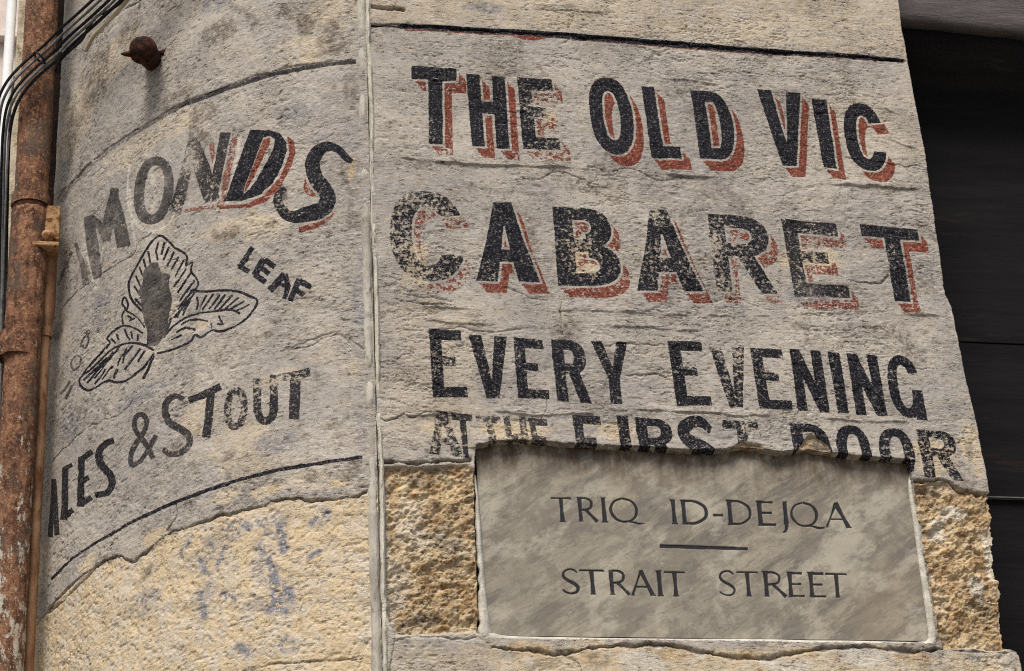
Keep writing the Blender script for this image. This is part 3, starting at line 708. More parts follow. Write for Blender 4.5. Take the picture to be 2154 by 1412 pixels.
for i, q in enumerate([(540, 42, 26, 20), (612, 22, 34, 22), (640, 50, 20, 30), (440, 235, 24, 26), (420, 300, 24, 30), (475, 492, 32, 16), (735, 985, 26, 30), (655, 1000, 20, 14), (585, 1015, 24, 12), (310, 1200, 22, 22),
                       (225, 1175, 22, 10), (480, 955, 22, 16), (150, 300, 14, 80), (550, 150, 20, 8), (120, 700, 12, 30), (400, 1060, 16, 10), (460, 60, 40, 30), (700, 90, 40, 30), (690, 60, 30, 20), (410, 270, 16, 50), (200, 160, 30, 70), (370, 210, 40, 20), (740, 190, 20, 40), (270, 60, 30, 30), (640, 620, 30, 12), (560, 705, 14, 8), (590, 410, 16, 22), (575, 470, 22, 10)]):
    S.blob('drt', *q, .80, 330 + i)
for i, q in enumerate([(445, 10, 30, 20), (430, 1160, 50, 36), (480, 1120, 30, 24), (580, 1110, 26, 36), (560, 1190, 30, 40), (590, 1245, 26, 22), (430, 1260, 30, 36), (540, 1270, 40, 16), (680, 1090, 20, 14), (660, 1170, 14, 8),
                       (300, 1270, 40, 30), (500, 1370, 30, 16), (600, 1360, 30, 20), (760, 620, 18, 90), (762, 900, 14, 70), (570, 930, 50, 26), (300, 830, 60, 18), (210, 650, 30, 40), (640, 230, 60, 20), (150, 900, 20, 40)]):
    S.blob('blu', *q, .45 if q[1] > 1050 else .5, 360 + i)
rough = fbm(U, V, 5, 3, 421)
h = .008 * rough + .0048 * fbm(U, V, 15, 4, 451, .58, .8) + .0046 * fbm(U, V - .15 * U, 62, 5, 461, .70, .6) * (.30 + .75 * sm(-.10, .14, fbm(U, V, 5.5, 3, 465)))
lam = np.abs(fbm(U, V + .10 * U, 38, 4, 431, .55, .28)); h -= .0018 * sm(.04, .0, lam) * sm(.0, .25, fbm(U, V, 6, 3, 444))
pit = vn(U * 85, V * 110, 471); h -= .0022 * sm(.75, .94, pit) * sm(-.12, .15, fbm(U, V, 7, 2, 475))
# the lower, yellow part is rougher and set back a little
h += m_yel * (-.0025 + .0045 * fbm(U, V - .5 * U, 34, 4, 481, .62, .6) - .0022 * sm(.66, .88, vn(U * 95 + V * 30, V * 100, 485)))
S.h += h
# painted rules
S.mark('painted_line', [stroke([(748, 129), (700, 133), (650, 140), (595, 150), (518, 171), (470, 187), (431, 203), (387, 218), (317, 260), (248, 302), (205, 336), (173, 364), (129, 426)], [10, 9, 10, 10, 12, 11, 10, 8, 7, 6, 5, 5, 6])],
       wear=.22, chip=.2, fade=.92, label='faded black line curving over the rounded wall above the letters')
S.mark('painted_line', [stroke([(762, 963), (720, 968), (595, 987), (504, 1009), (433, 1032), (368, 1057), (282, 1095), (202, 1142), (151, 1177), (108, 1219)], [6, 7, 7, 7, 7, 8, 6, 5, 5, 6])],
       wear=.22, chip=.16, label='black line curving under ALES AND STOUT')
S.crack(lowcrack[1:], .0026, .006, .85, .006, 501)
S.crack([(740, 124), (650, 134), (595, 144), (518, 165), (431, 198), (387, 213), (317, 255), (248, 297), (173, 359), (126, 424)], .003, .004, .35, .003, 499)
S.crack([(368, 1060), (372, 1085), (352, 1116)], .0026, .005, .8, .003, 505)
S.crack([(78, 1312), (96, 1290), (135, 1262), (200, 1196)], .003, .006, .8, .004, 507)
S.crack([(116, 672), (140, 640), (165, 612), (210, 580), (250, 555), (282, 535), (292, 512), (318, 492)], .0016, .003, .75, .004, 511)
S.crack([(108, 978), (130, 950), (160, 920), (200, 893), (255, 868), (280, 838), (288, 818)], .0018, .003, .7, .005, 515)
S.crack([(460, 835), (420, 838), (370, 858), (330, 885)], .0012, .002, .35, .004, 519)
S.crack([(600, 735), (660, 712), (720, 695)], .0018, .003, .45, .005, 523)
S.crack([(590, 738), (650, 728), (710, 705), (765, 738)], .0018, .003, .45, .006, 527)
S.crack([(510, 1412), (570, 1398), (650, 1392), (760, 1385)], .0020, .004, .6, .004, 531)
S.crack([(770, 1040), (785, 1020), (796, 985)], .003, .004, .5, .004, 533)
S.crack([(122, 420), (140, 395), (190, 345)], .004, .004, .6, .006, 535)
S.crack([(205, 110), (215, 60), (240, 30), (300, 0)], .0025, .004, .5, .006, 537)
S.crack([(600, 305), (660, 298), (735, 270)], .0012, .002, .3, .006, 539)
S.crack([(205, 720), (135, 800), (112, 860)], .0014, .002, .5, .003, 541)
S.crack([(570, 640), (640, 628), (700, 622)], .0016, .002, .35, .006, 543)

def cletter(ch, lab, polys, cuts=(), **k):
    S.mark('painted_letter', polys, cuts, label='%s letter %s of %s' % (k.pop('how', 'faded grey'), ch, lab), **k)
st = stroke
cletter('A', 'the brewer name on the rounded wall', [st([(160, 512), (176, 560), (180, 600)], [7, 12, 14]), st([(152, 530), (136, 565), (122, 600)], [6, 7, 6])], wear=.2, fade=.70, chip=.2)
cletter('M', 'the brewer name on the rounded wall', [st([(188, 455), (196, 520), (205, 585)], [22, 26, 20]), st([(190, 458), (214, 478), (226, 506)], 18), st([(222, 506), (234, 450), (243, 396)], [20, 24, 16]),
        st([(240, 398), (250, 460), (262, 520)], [14, 26, 30])], wear=.2, fade=.80, chip=.2)
ring = lambda cx, cy, rx, ry, lean: [(x + lean * (cy - y) / ry, y) for x, y in ell(cx, cy, rx, ry, n=28, k=2.2)]
cletter('O', 'the brewer name on the rounded wall', [ring(323, 401, 41, 72, 6)], [ring(324, 400, 20, 52, 5)], wear=.2, fade=.84, chip=.2)
cletter('N', 'the brewer name on the rounded wall', [st([(404, 300), (388, 370), (368, 446)], [22, 22, 26]), st([(404, 292), (424, 355), (446, 422)], [24, 34, 34]), [(463, 279), (485, 279), (455, 424), (436, 424)]],
        reds=[[(484, 281), (503, 281), (470, 432), (455, 436)], [(438, 302), (450, 300), (452, 352), (446, 345)], st([(360, 450), (410, 440), (450, 434)], [4, 8, 8])], wear=.34, fade=.92, chip=.3, how='mottled black')
cletter('D', 'the brewer name on the rounded wall', [[(526, 272), (566, 273), (588, 280), (601, 298), (602, 318), (592, 352), (574, 386), (547, 410), (512, 421), (471, 423), (498, 350)]],
        [[(552, 288), (567, 284), (578, 292), (574, 312), (560, 342), (540, 378), (524, 398), (511, 408), (512, 396), (530, 350)]],
        reds=[[(553, 292), (566, 288), (567, 300), (540, 360), (515, 405), (511, 404), (530, 350)], [(604, 286), (618, 296), (621, 320), (612, 352), (590, 396), (560, 424), (528, 436), (462, 440), (455, 432), (512, 430), (556, 412), (590, 372), (608, 325)]],
        wear=.12, chip=.1, how='black and red', gap=2.5)
cletter('S', 'the brewer name on the rounded wall', [st([(741, 340), (728, 331), (711, 314), (688, 308), (667, 320), (657, 346), (665, 377), (682, 398), (689, 420), (676, 440), (645, 450), (615, 456), (594, 444), (584, 418), (600, 396)],
        [10, 15, 15, 22, 28, 31, 31, 33, 34, 34, 31, 24, 21, 18, 12], True)], reds=[st([(706, 432), (690, 456), (660, 474), (628, 483)], [7, 12, 13, 10], True), [(642, 374), (650, 372), (668, 402), (664, 414), (645, 410), (638, 395)]],
        wear=.22, chip=.24, how='black and red')
S.blob('och', 738, 366, 7, 18, .9, 601); S.blob('och', 742, 340, 12, 12, .5, 602)
for ch, P in (('L', [st([(532, 521), (517, 546), (503, 562)], 11.25), st([(503, 560), (524, 572)], 10)]), ('E', [st([(556, 545), (535, 580)], 13.75), st([(557, 547), (578, 562)], 11.25), st([(547, 562), (566, 576)], 10), st([(536, 578), (558, 594)], 11.25)]),
              ('A', [st([(599, 576), (568, 612)], 15), st([(600, 577), (606, 602), (598, 630)], [9, 12, 10]), st([(584, 596), (606, 604)], 8.75)]),
              ('F', [st([(630, 588), (610, 634)], 12.5), st([(630, 591), (655, 606)], 12.5), st([(618, 606), (640, 622)], 11.25)])):
    cletter(ch, 'LEAF', P, wear=.16 if ch != 'L' else .34, chip=.12, how='small slanting black')
for ch, P in (('P', [st([(182, 700), (172, 716), (168, 730)], 3.5), st([(182, 701), (184, 716), (178, 732), (170, 728)], 3.5, True)]), ('O', [st([(160, 746), (150, 762), (154, 778), (166, 770), (169, 754), (160, 746)], 3.6, True)]),
              ('H', [st([(147, 802), (138, 818), (128, 830)], 6), st([(152, 810), (146, 824), (138, 840)], 6)])):
    cletter(ch, 'HOP', P, wear=.05, fade=.8, chip=.1, how='small faint brown')
# the hop leaf drawing
L = [([(303, 659), (278, 632), (272, 605), (276, 584), (292, 556), (306, 533), (326, 502), (343, 498), (366, 520), (392, 537), (391, 560)], 4.2),
     ([(391, 560), (405, 553), (402, 570), (416, 592), (411, 610), (398, 632), (384, 655)], 3.4),
     ([(400, 612), (433, 613), (472, 611), (502, 614), (524, 623), (541, 632), (536, 648), (522, 667), (494, 687), (466, 698), (447, 696), (433, 706), (424, 711), (412, 706), (404, 718), (378, 731), (355, 739), (331, 744)], 4.2),
     ([(342, 712), (365, 687), (390, 669), (418, 659), (446, 655), (484, 652), (505, 660)], 4.4),
     ([(324, 738), (306, 727), (280, 722), (255, 726), (229, 739), (209, 758), (189, 778), (168, 796), (171, 812), (186, 822), (203, 815), (215, 806), (229, 801), (247, 805), (268, 799), (288, 784), (306, 768), (324, 744)], 4.2),
     ([(168, 796), (185, 772), (207, 746), (229, 722), (224, 712), (238, 696), (260, 686), (282, 690), (302, 702)], 3.6),
     ([(260, 684), (257, 664), (264, 650), (257, 638), (263, 626), (270, 640), (266, 655)], 3.4), ([(324, 748), (314, 772), (300, 797)], 6),
     ([(266, 655), (280, 662), (296, 676), (306, 690)], 3.4)]
hat = [[(334, 508), (329, 530), (333, 548)], [(345, 510), (340, 536)], [(355, 520), (344, 548)], [(366, 530), (352, 560)], [(376, 540), (360, 568)], [(386, 548), (368, 582)], [(392, 566), (366, 604)], [(404, 572), (374, 616)],
       [(410, 590), (376, 634)], [(408, 608), (372, 650)], [(400, 626), (366, 668)], [(314, 530), (318, 556)], [(304, 546), (310, 572)], [(294, 562), (304, 586)], [(286, 580), (298, 606)], [(282, 602), (296, 622)], [(284, 628), (302, 648)],
       [(414, 624), (416, 640), (412, 652)], [(434, 620), (420, 646)], [(448, 618), (424, 652)], [(462, 620), (438, 650)], [(474, 620), (450, 650)], [(488, 622), (462, 650)], [(502, 626), (474, 650)], [(514, 634), (486, 650)], [(526, 640), (498, 654)],
       [(398, 634), (384, 664)], [(392, 626), (372, 668)], [(460, 665), (470, 684), (458, 682)], [(382, 684), (398, 674), (416, 672), (438, 676)], [(444, 680), (446, 692), (436, 686)], [(372, 700), (392, 690), (412, 694)], [(360, 716), (384, 706)],
       [(268, 734), (254, 752), (246, 770)], [(252, 730), (228, 756), (198, 796)], [(238, 740), (210, 770), (184, 806)], [(280, 728), (262, 748), (258, 764)], [(296, 734), (276, 760), (262, 778)], [(306, 738), (290, 762)], [(224, 752), (190, 786), (176, 800)],
       [(262, 692), (268, 708), (276, 716)], [(244, 702), (250, 716)], [(232, 712), (244, 722)], [(276, 698), (280, 714)], [(292, 704), (290, 718)], [(236, 770), (214, 798)], [(222, 776), (200, 808)], [(246, 776), (240, 796)],
       [(268, 664), (280, 672)], [(272, 676), (284, 670)], [(312, 690), (312, 726)], [(352, 690), (346, 712)], [(360, 668), (350, 700)]]
S.mark('leaf_drawing', [st(p, w_ + .2, True) for p, w_ in L] + [st(p, 4.0) for p in hat], wear=.05, chip=.1, label='black line drawing of a three lobed hop leaf with a dark centre')
S.mark('leaf_centre', [[(319, 554), (333, 553), (339, 573), (357, 579), (356, 600), (362, 628), (356, 660), (350, 700), (340, 717), (331, 728), (314, 727), (312, 700), (304, 676), (298, 645), (292, 612), (301, 594), (304, 570)]],
       wear=.12, fade=.80, chip=.08, label='dark grey painted centre of the hop leaf')
k = dict(wear=.14, fade=.97, chip=.14, how='faded black')
cletter('A', 'ALES', [st([(105, 1130), (113, 1008)], 10.2), st([(113, 1008), (119, 1126)], 10.2), st([(106, 1082), (119, 1072)], 9.2)], **k)
cletter('L', 'ALES', [st([(137, 985), (136, 1040), (133, 1094)], 14.2), st([(133, 1090), (152, 1072)], 11.2), st([(132, 988), (152, 978)], 8.2)], **k)
cletter('E', 'ALES', [st([(171, 962), (170, 1015), (168, 1066)], 14.2), st([(168, 968), (193, 950)], 11.2), st([(170, 1016), (186, 1004)], 11.2), st([(168, 1062), (191, 1046)], 11.2)], **k)
cletter('S', 'ALES', [st([(238, 926), (222, 934), (209, 950), (208, 970), (219, 986), (231, 1000), (235, 1018), (224, 1036), (199, 1042)], [11.2, 13.2, 14.2, 15.2, 15.2, 15.2, 15.2, 13.2, 11.2], True)], **k)
k.update(fade=.90, wear=.22)
cletter('&', 'ALES & STOUT', [st([(322, 965), (306, 935), (292, 918), (281, 898), (284, 878), (297, 872), (307, 884), (302, 906), (286, 930), (274, 955), (276, 978), (292, 972), (310, 948), (326, 915)], [11.2, 12.2, 11.2, 10.2, 10.2, 10.2, 10.2, 10.2, 12.2, 12.2, 11.2, 11.2, 10.2, 11.2], True)], **k)
cletter('S', 'STOUT', [st([(386, 840), (368, 833), (351, 845), (346, 866), (354, 888), (374, 900), (394, 914), (396, 934), (380, 950), (356, 955), (341, 944)], [9.2, 11.2, 13.2, 14.2, 14.2, 14.2, 14.2, 14.2, 13.2, 12.2, 10.2], True)], **k)
k.update(wear=.34, fade=.95, how='flaking black')
cletter('T', 'STOUT', [st([(396, 842), (422, 832), (464, 813)], [13.2, 14.2, 14.2]), st([(443, 828), (438, 872), (432, 920)], [16.2, 17.2, 18.2])], **k)
cletter('O', 'STOUT', [ring(495, 860, 25, 45, 3)], [ring(495, 859, 10, 30, 2)], **k)
cletter('U', 'STOUT', [st([(541, 797), (541, 868)], 17.2), st([(575, 789), (576, 866)], 17.2), st([(541, 862), (547, 880), (560, 886), (572, 876), (576, 860)], 16.2, True)], **k)
cletter('T', 'STOUT', [st([(586, 796), (616, 790), (651, 782)], [16.2, 16.2, 17.2]), st([(621, 788), (620, 834), (618, 882)], [22.2, 21.2, 21.2])], **{**k, 'wear': .38})
S.fade = S.fade * (1 - .8 * (S.A['yel'] > .85))
for q_ in [(590, 420, 26, 40, .5), (625, 455, 30, 16, .25), (405, 360, 26, 70, .2), (385, 430, 30, 24, .2), (340, 340, 24, 20, .3), (300, 440, 20, 30, .15), (215, 500, 30, 30, .3), (250, 480, 20, 30, .15), (500, 860, 60, 60, .22),
           (600, 800, 60, 20, .25), (365, 930, 40, 30, .25), (560, 800, 40, 20, .2), (120, 1070, 14, 50, .1), (690, 340, 16, 10, .2), (250, 300, 160, 40, .16), (150, 390, 60, 60, .3), (480, 182, 50, 16, .25)]: S.worn(*q_)
for q_ in [(323, 400, 30, 30, .35), (395, 330, 24, 50, .3), (190, 560, 30, 60, .25), (240, 310, 120, 60, .35), (150, 400, 60, 60, .4)]: S.worn(*q_, 'fade')
S.halo([(272, 350), (268, 400), (276, 450), (300, 482), (330, 486), (356, 468), (374, 430)], .0045, .8); S.halo([(172, 470), (184, 540), (198, 600), (204, 608)], .005, .8); S.halo([(204, 600), (214, 540), (218, 520)], .004, .5)
S.halo([(150, 520), (140, 560), (124, 600)], .004, .6); S.halo([(272, 400), (284, 500), (292, 520)], .004, .6); S.halo([(318, 360), (326, 400), (320, 440)], .006, .6); S.halo([(505, 285), (495, 350), (474, 436)], .005, .7)
S.halo([(612, 300), (640, 330), (650, 360)], .004, .3); S.halo([(440, 300), (452, 350)], .004, .4)
for P_, w_ in (([(585, 1105), (592, 1130), (596, 1155)], .009), ([(548, 1150), (566, 1190), (575, 1230), (580, 1275)], .012), ([(600, 1235), (614, 1262)], .011), ([(560, 1282), (600, 1284)], .007), ([(418, 1175), (434, 1212)], .007), ([(416, 1245), (424, 1268), (430, 1292)], .008),
               ([(468, 1250), (492, 1262)], .008), ([(545, 1096), (560, 1120)], .006), ([(478, 1112), (500, 1100), (524, 1108)], .006), ([(396, 1138), (380, 1162)], .006), ([(655, 1100), (672, 1082), (690, 1078)], .006), ([(470, 1150), (462, 1172), (455, 1190)], .006),
               ([(650, 1170), (670, 1160)], .005), ([(500, 1358), (520, 1372)], .006), ([(600, 1340), (590, 1360)], .007), ([(440, 1140), (452, 1160)], .005)): S.halo(P_, w_ * 1.35, 1.6, 'blu')
round_wall = empty('rounded_corner_wall', 'rounded plastered corner wall with faded black letters and a painted hop leaf', 'wall', (.2, D + .3, 0))
S.build(round_wall, pos, nrm, MAT_WALL, 'wall_face')
# plain continuation above and below
def extrude(z0, z1, name):
    q_ = np.linspace(0, PS[-1], 60); xx = np.interp(q_, PS, PX); yy = np.interp(q_, PS, PY) + D + .004
    Vv = np.vstack([np.c_[xx, yy, np.full(60, z0)], np.c_[xx, yy, np.full(60, z1)]])
    Ff = np.array([(i, i + 60, i + 61, i + 1) for i in range(59)])
    mesh_obj(name, Vv, Ff, MAT_WALL, round_wall)
extrude(0.002, ZB + STEP, 'lower_wall'); extrude(ZT, 7.2, 'upper_wall')
print('round done')

# ---- mortar bead where the two walls meet
def bead(x0, x1, y0, hgt, name, parent, mat, seed, dx=0.):
    z = np.arange(7.2, .002, -.004); nn = 14; tt_ = np.linspace(0, 1, nn)
    Z, T = np.meshgrid(z, tt_, indexing='ij')
    wv = .007 * fbm(Z, Z * 0 + seed, 6, 5, seed, .55) + .003 * fbm(Z, T * 3, 30, 2, seed + 1)
    low = sm(2.95, 2.6, Z - 0) * .010
    Xx = x0 + (x1 - x0 + low) * T + wv * (1 + 2 * low / .010 * .5)
    Yy = D + y0 - (hgt * (1.15 - .85 * sm(.0, .20, fbm(Z, Z * 0 + seed, 5, 4, seed + 12, .7))) + .002 * fbm(Z * .35, T * 2, 60, 3, seed + 2, .6)) * np.sin(T * math.pi) ** .7
    Vv = np.stack([Xx, Yy, Z], -1).reshape(-1, 3); r_, c_ = Z.shape
    ii = np.arange(r_ * c_).reshape(r_, c_)
    Ff = np.stack([ii[:-1, :-1], ii[1:, :-1], ii[1:, 1:], ii[:-1, 1:]], -1).reshape(-1, 4)
    return mesh_obj(name, Vv, Ff, mat, parent)
bead(.654, .666, .004, .009, 'mortar_bead', flat_wall, MAT_SEAM, 5)
mb = MB(); mb.box(.60, D + .022, .002, .70, D + .06, 7.2); mb.build('joint_core', MAT_SEAMD, flat_wall)
bead(.628, .655, .014, .011, 'mortar_bead', round_wall, MAT_SEAMD, 9)

# ================================================================== THE STREET SIGN
SD = .022                                        # sign face behind the plaster face
def signW(P):
    d = rays(P); k_ = (D + SD) / d[:, 1]; return np.stack([d[:, 0] * k_, d[:, 2] * k_ + EYE], 1)
cr = signW([(996, 915), (1930, 930), (1955, 1351), (1030, 1337)])
xs0, xs1 = cr[:, 0].min() + .004, cr[:, 0].max() + .002; zs1 = cr[0, 1]; zs0 = cr[2:, 1].mean()
xs = np.arange(xs0, xs1, .0016); zs = np.arange(zs1, zs0, -.0016)
U, V = np.meshgrid(xs, zs)
S = Surface(U, V, signW)
S.h += .0012 * fbm(U, V, 6, 3, 801) + .0003 * fbm(U, V, 60, 3, 805)
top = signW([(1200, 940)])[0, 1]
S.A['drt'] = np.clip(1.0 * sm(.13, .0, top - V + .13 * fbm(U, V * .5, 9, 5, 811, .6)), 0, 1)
def serif(ch, x, y, w_, hh, lean=0.):
    """incised roman capital; x, y = photo pixels of the left end of the base line; returns polygons"""
    t1, t0, sf = 8.2, 4.4, 2.6
    o = []; cuts = []
    def P(a, b): return (x + a * w_ + lean * (1 - b), y - hh + b * hh + a * w_ * .013)
    def bar(a, b, th, se=''):
        o.append(stroke([P(*a), P((a[0] + b[0]) / 2, (a[1] + b[1]) / 2), P(*b)], [th * 1.18, th * .92, th * 1.18]))
        for e, c in (('0', a), ('1', b)):
            if e in se: o.append(stroke([(P(*c)[0] - th * .5 - sf, P(*c)[1]), (P(*c)[0] + th * .5 + sf, P(*c)[1])], 2.2))
    def arc(pts, th): o.append(stroke([P(*q_) for q_ in pts], th, True))
    s0 = t1 / 2 / w_
    if ch == 'T': bar((.5, .04), (.5, 1), t1, '1'); o.append(stroke([P(0, .10), P(.03, .04), P(.97, .04), P(1, .10)], [1.6, 4.2, 4.2, 1.6]))
    if ch == 'I': bar((.5, 0), (.5, 1), t1, '01')
    if ch == 'L': bar((s0, 0), (s0, 1), t1, '0'); bar((s0, .97), (1, .97), t0)
    if ch == 'E':
        bar((s0, 0), (s0, 1), t1, '01')
        for yy_, l in ((.04, .92), (.48, .82), (.96, 1.0)): bar((s0, yy_), (l, yy_), t0)
    if ch == 'R':
        bar((s0, 0), (s0, 1), t1, '01'); arc([(s0, .04), (.45, .03), (.72, .14), (.74, .32), (.60, .47), (s0, .53)], [t0, t0, 5.2, 6.2, 4.6, t0]); bar((.42, .52), (1.0, 1.0), 6.0)
    if ch == 'D':
        bar((s0, 0), (s0, 1), t1, '01'); arc([(s0, .04), (.5, .04), (.86, .24), (.95, .5), (.86, .76), (.5, .96), (s0, .96)], [t0, t0 + .6, 6, 6.8, 6, t0 + .6, t0])
    if ch in 'QO':
        arc([(.40, .02), (.16, .14), (.03, .40), (.05, .66), (.2, .9), (.42, .98), (.66, .9), (.80, .66), (.80, .36), (.66, .12), (.40, .02)], [t0, 5.0, 6.2, 6.2, 4.8, t0, 4.8, 6.2, 6.2, 5, t0])
        arc([(.45, .96), (.66, .99), (.86, 1.06), (1.04, 1.04)], [3.0, 4.2, 4.4, 2.0])
    if ch == 'A':
        bar((.5, 0), (.03, 1), t0 + .6, '1'); bar((.48, 0), (.95, 1), t1, '1'); bar((.22, .66), (.78, .66), t0 - .4)
    if ch == 'S':
        arc([(.92, .14), (.72, .03), (.42, .02), (.16, .14), (.14, .32), (.36, .46), (.68, .58), (.90, .74), (.80, .93), (.50, .99), (.20, .94), (.02, .84)], [3, 3.4, 4, 5, 6.2, 6.6, 6.6, 6.0, 5, 4, 3.4, 3])
    if ch == 'J':
        bar((.5, 0), (.5, .9), t1, '0'); arc([(.5, .85), (.48, 1.08), (.30, 1.22), (.05, 1.26)], [t1, 5.6, 4.2, 2.0])
    if ch == '-': bar((0, .58), (1, .58), 4.6)
    return o
def sign_letter(ch, x, y, w_, hh, word_, lean=-4.5):
    S.mark('incised_letter' if ch != '-' else 'incised_hyphen', serif(ch, x, y, w_, hh, lean), (), wear=0, label=None if False else 'black incised %s of %s on the marble' % ('hyphen' if ch == '-' else 'letter ' + ch, word_))
for ch, x, w_ in (('T', 1162, 44), ('R', 1219, 38), ('I', 1265, 16), ('Q', 1286, 68)): sign_letter(ch, x, 1097 + (x - 1164) * .012, w_, 51, 'TRIQ')
for ch, x, w_ in (('I', 1412, 16), ('D', 1437, 54)): sign_letter(ch, x, 1102 + (x - 1416) * .02, w_, 50, 'ID-DEJQA')
sign_letter('-', 1502, 1105, 22, 50, 'ID-DEJQA')
for ch, x, w_ in (('D', 1534, 49), ('E', 1597, 36), ('J', 1645, 20), ('Q', 1666, 66), ('A', 1738, 50)): sign_letter(ch, x, 1104 + (x - 1538) * .028, w_, 51, 'ID-DEJQA')
for ch, x, w_ in (('S', 1184, 37), ('T', 1222, 53), ('R', 1285, 40), ('A', 1330, 46), ('I', 1383, 14), ('T', 1400, 46)): sign_letter(ch, x, 1249 + (x - 1183) * .022, w_, 52, 'STRAIT')
for ch, x, w_ in (('S', 1514, 36), ('T', 1553, 46), ('R', 1610, 44), ('E', 1661, 33), ('E', 1705, 34), ('T', 1740, 46)): sign_letter(ch, x, 1253 + (x - 1516) * .02, w_, 52, 'STREET')
S.mark('incised_line', [st([(1388, 1149), (1574, 1155)], 7.5)], wear=0, label='short black line incised between the two street names')
S.h -= .0016 * sm(.0008, -.0012, S.blk)
sign = empty('street_name_plaque', 'grey veined marble plaque incised TRIQ ID-DEJQA and STRAIT STREET', 'street sign', (float(xs.mean()), D + SD, float(zs0)))
pos = np.stack([U, np.full_like(U, D + SD), V], -1); nrm = np.zeros_like(pos); nrm[..., 1] = -1
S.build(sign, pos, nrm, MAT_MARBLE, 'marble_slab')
mb = MB(); mb.box(xs0 + .001, D + SD + .002, zs0 + .001, xs1 - .002, D + SD + .034, zs1 - .001); mb.build('slab_back', MAT_MARBLE, sign)
# mortar bedding round it
def band(P, name, seed):
    """P = list of (inner point, outer point) in photo pixels"""
    A = spline([p[0] for p in P], 14); B = spline([p[1] for p in P], 14); n_ = len(A); K = 12; Vv = []
    for i in range(n_):
        for j in range(K):
            u = j / (K - 1); rg = 3.0 * (vn(np.array(i * .35), np.array(seed * 1.), 3) - .5) * (u ** 2) * 2
            p = A[i] * (1 - u) + B[i] * u; dd = B[i] - A[i]; dd = dd / (np.linalg.norm(dd) + 1e-6)
            p = p + dd * rg * 1.6
            prof = math.sin(min(1, u * 1.15) * math.pi) ** .5 if u * 1.15 < 1 else 0
            y_ = SD - .001 - .008 * prof - .002 * (float(vn(np.array(i * .5), np.array(j * .4), seed)) - .5) + (.018 if u == 1 else 0)
            Vv.append(tuple(at(p[0], p[1], y_)))
    ii = np.arange(n_ * K).reshape(n_, K)
    Ff = np.stack([ii[:-1, :-1], ii[:-1, 1:], ii[1:, 1:], ii[1:, :-1]], -1).reshape(-1, 4)
    return mesh_obj(name, Vv, Ff, MAT_MORTAR, sign)
band([((1001, 1000), (996, 998)), ((1010, 1080), (1000, 1078)), ((1017, 1180), (1004, 1180)), ((1024, 1260), (1006, 1262)), ((1032, 1325), (1006, 1328)), ((1040, 1332), (1016, 1346)), ((1075, 1338), (1060, 1352)),
      ((1200, 1341), (1198, 1356)), ((1340, 1343), (1338, 1358)), ((1450, 1344), (1452, 1364)), ((1530, 1344), (1530, 1372)), ((1620, 1345), (1620, 1376)), ((1700, 1347), (1700, 1362)), ((1800, 1348), (1800, 1360)), ((1880, 1350), (1885, 1366)),
      ((1935, 1350), (1950, 1372)), ((1952, 1342), (1974, 1356)), ((1948, 1300), (1974, 1300)), ((1940, 1240), (1966, 1238)), ((1931, 1180), (1950, 1178)), ((1922, 1110), (1942, 1108)), ((1914, 1060), (1932, 1058)), ((1910, 1020), (1924, 1018)), ((1914, 985), (1922, 985))],
     'mortar_bedding', 3)
print('sign done')

# ================================================================== RUSTY PIPES ON THE LEFT
def vert(px, py, depth, z0, z1, n=60):
    b_ = at(px, py, depth); return [(b_.x, b_.y, z0 + (z1 - z0) * i / n) for i in range(n + 1)]
def relief_tube(name, px, py, depth, rad, z0, z1, mat, parent, seed, amp=.0025, prof=None, seg=72, dz=.006):
    b_ = at(px, py, depth); z = np.arange(z1, z0, -dz); an = np.linspace(0, 2 * math.pi, seg + 1)
    Z, A = np.meshgrid(z, an, indexing='ij')
    rr = rad + amp * 2 * fbm(A * .5, Z, 22, 4, seed, .6) + amp * fbm(A * .5, Z, 90, 3, seed + 4)
    rr[:, -1] = rr[:, 0]
    if prof is not None: rr = rr + prof(Z, A)
    Vv = np.stack([b_.x + rr * np.cos(A), b_.y + rr * np.sin(A), Z], -1).reshape(-1, 3); r_, c_ = Z.shape
    ii = np.arange(r_ * c_).reshape(r_, c_)
    Ff = np.stack([ii[:-1, :-1], ii[1:, :-1], ii[1:, 1:], ii[:-1, 1:]], -1).reshape(-1, 4)
    return mesh_obj(name, Vv, Ff, mat, parent)
PD = .70
pb = at(62, 440, PD)
zj = pb.z                                               # height of the joint
dr = empty('rusty_drainpipe', 'thick rusty brown drainpipe running down the left edge of the rounded wall', 'drainpipe', (pb.x, pb.y, 0))
zc2 = at(50, 640, PD).z; zc3 = at(40, 700, PD).z
def prof(Z, A): return .0045 * sm(zj - .004, zj - .012, Z) * sm(zc3, zc3 + .03, Z)
relief_tube('pipe', 64, 440, PD, .0455, .002, 7.2, MAT_RUST, dr, 3, .0022, prof)
relief_tube('collar', 64, 440, PD, .052, zj + .004, zj + .034, MAT_RUST, dr, 8, .0014)
relief_tube('joint_ring', 64, 440, PD, .049, zj - .012, zj + .002, MAT_DARKRUST, dr, 9, .0008)
relief_tube('collar', 40, 712, PD, .0515, at(40, 760, PD).z, at(40, 705, PD).z, MAT_RUST, dr, 12, .003)
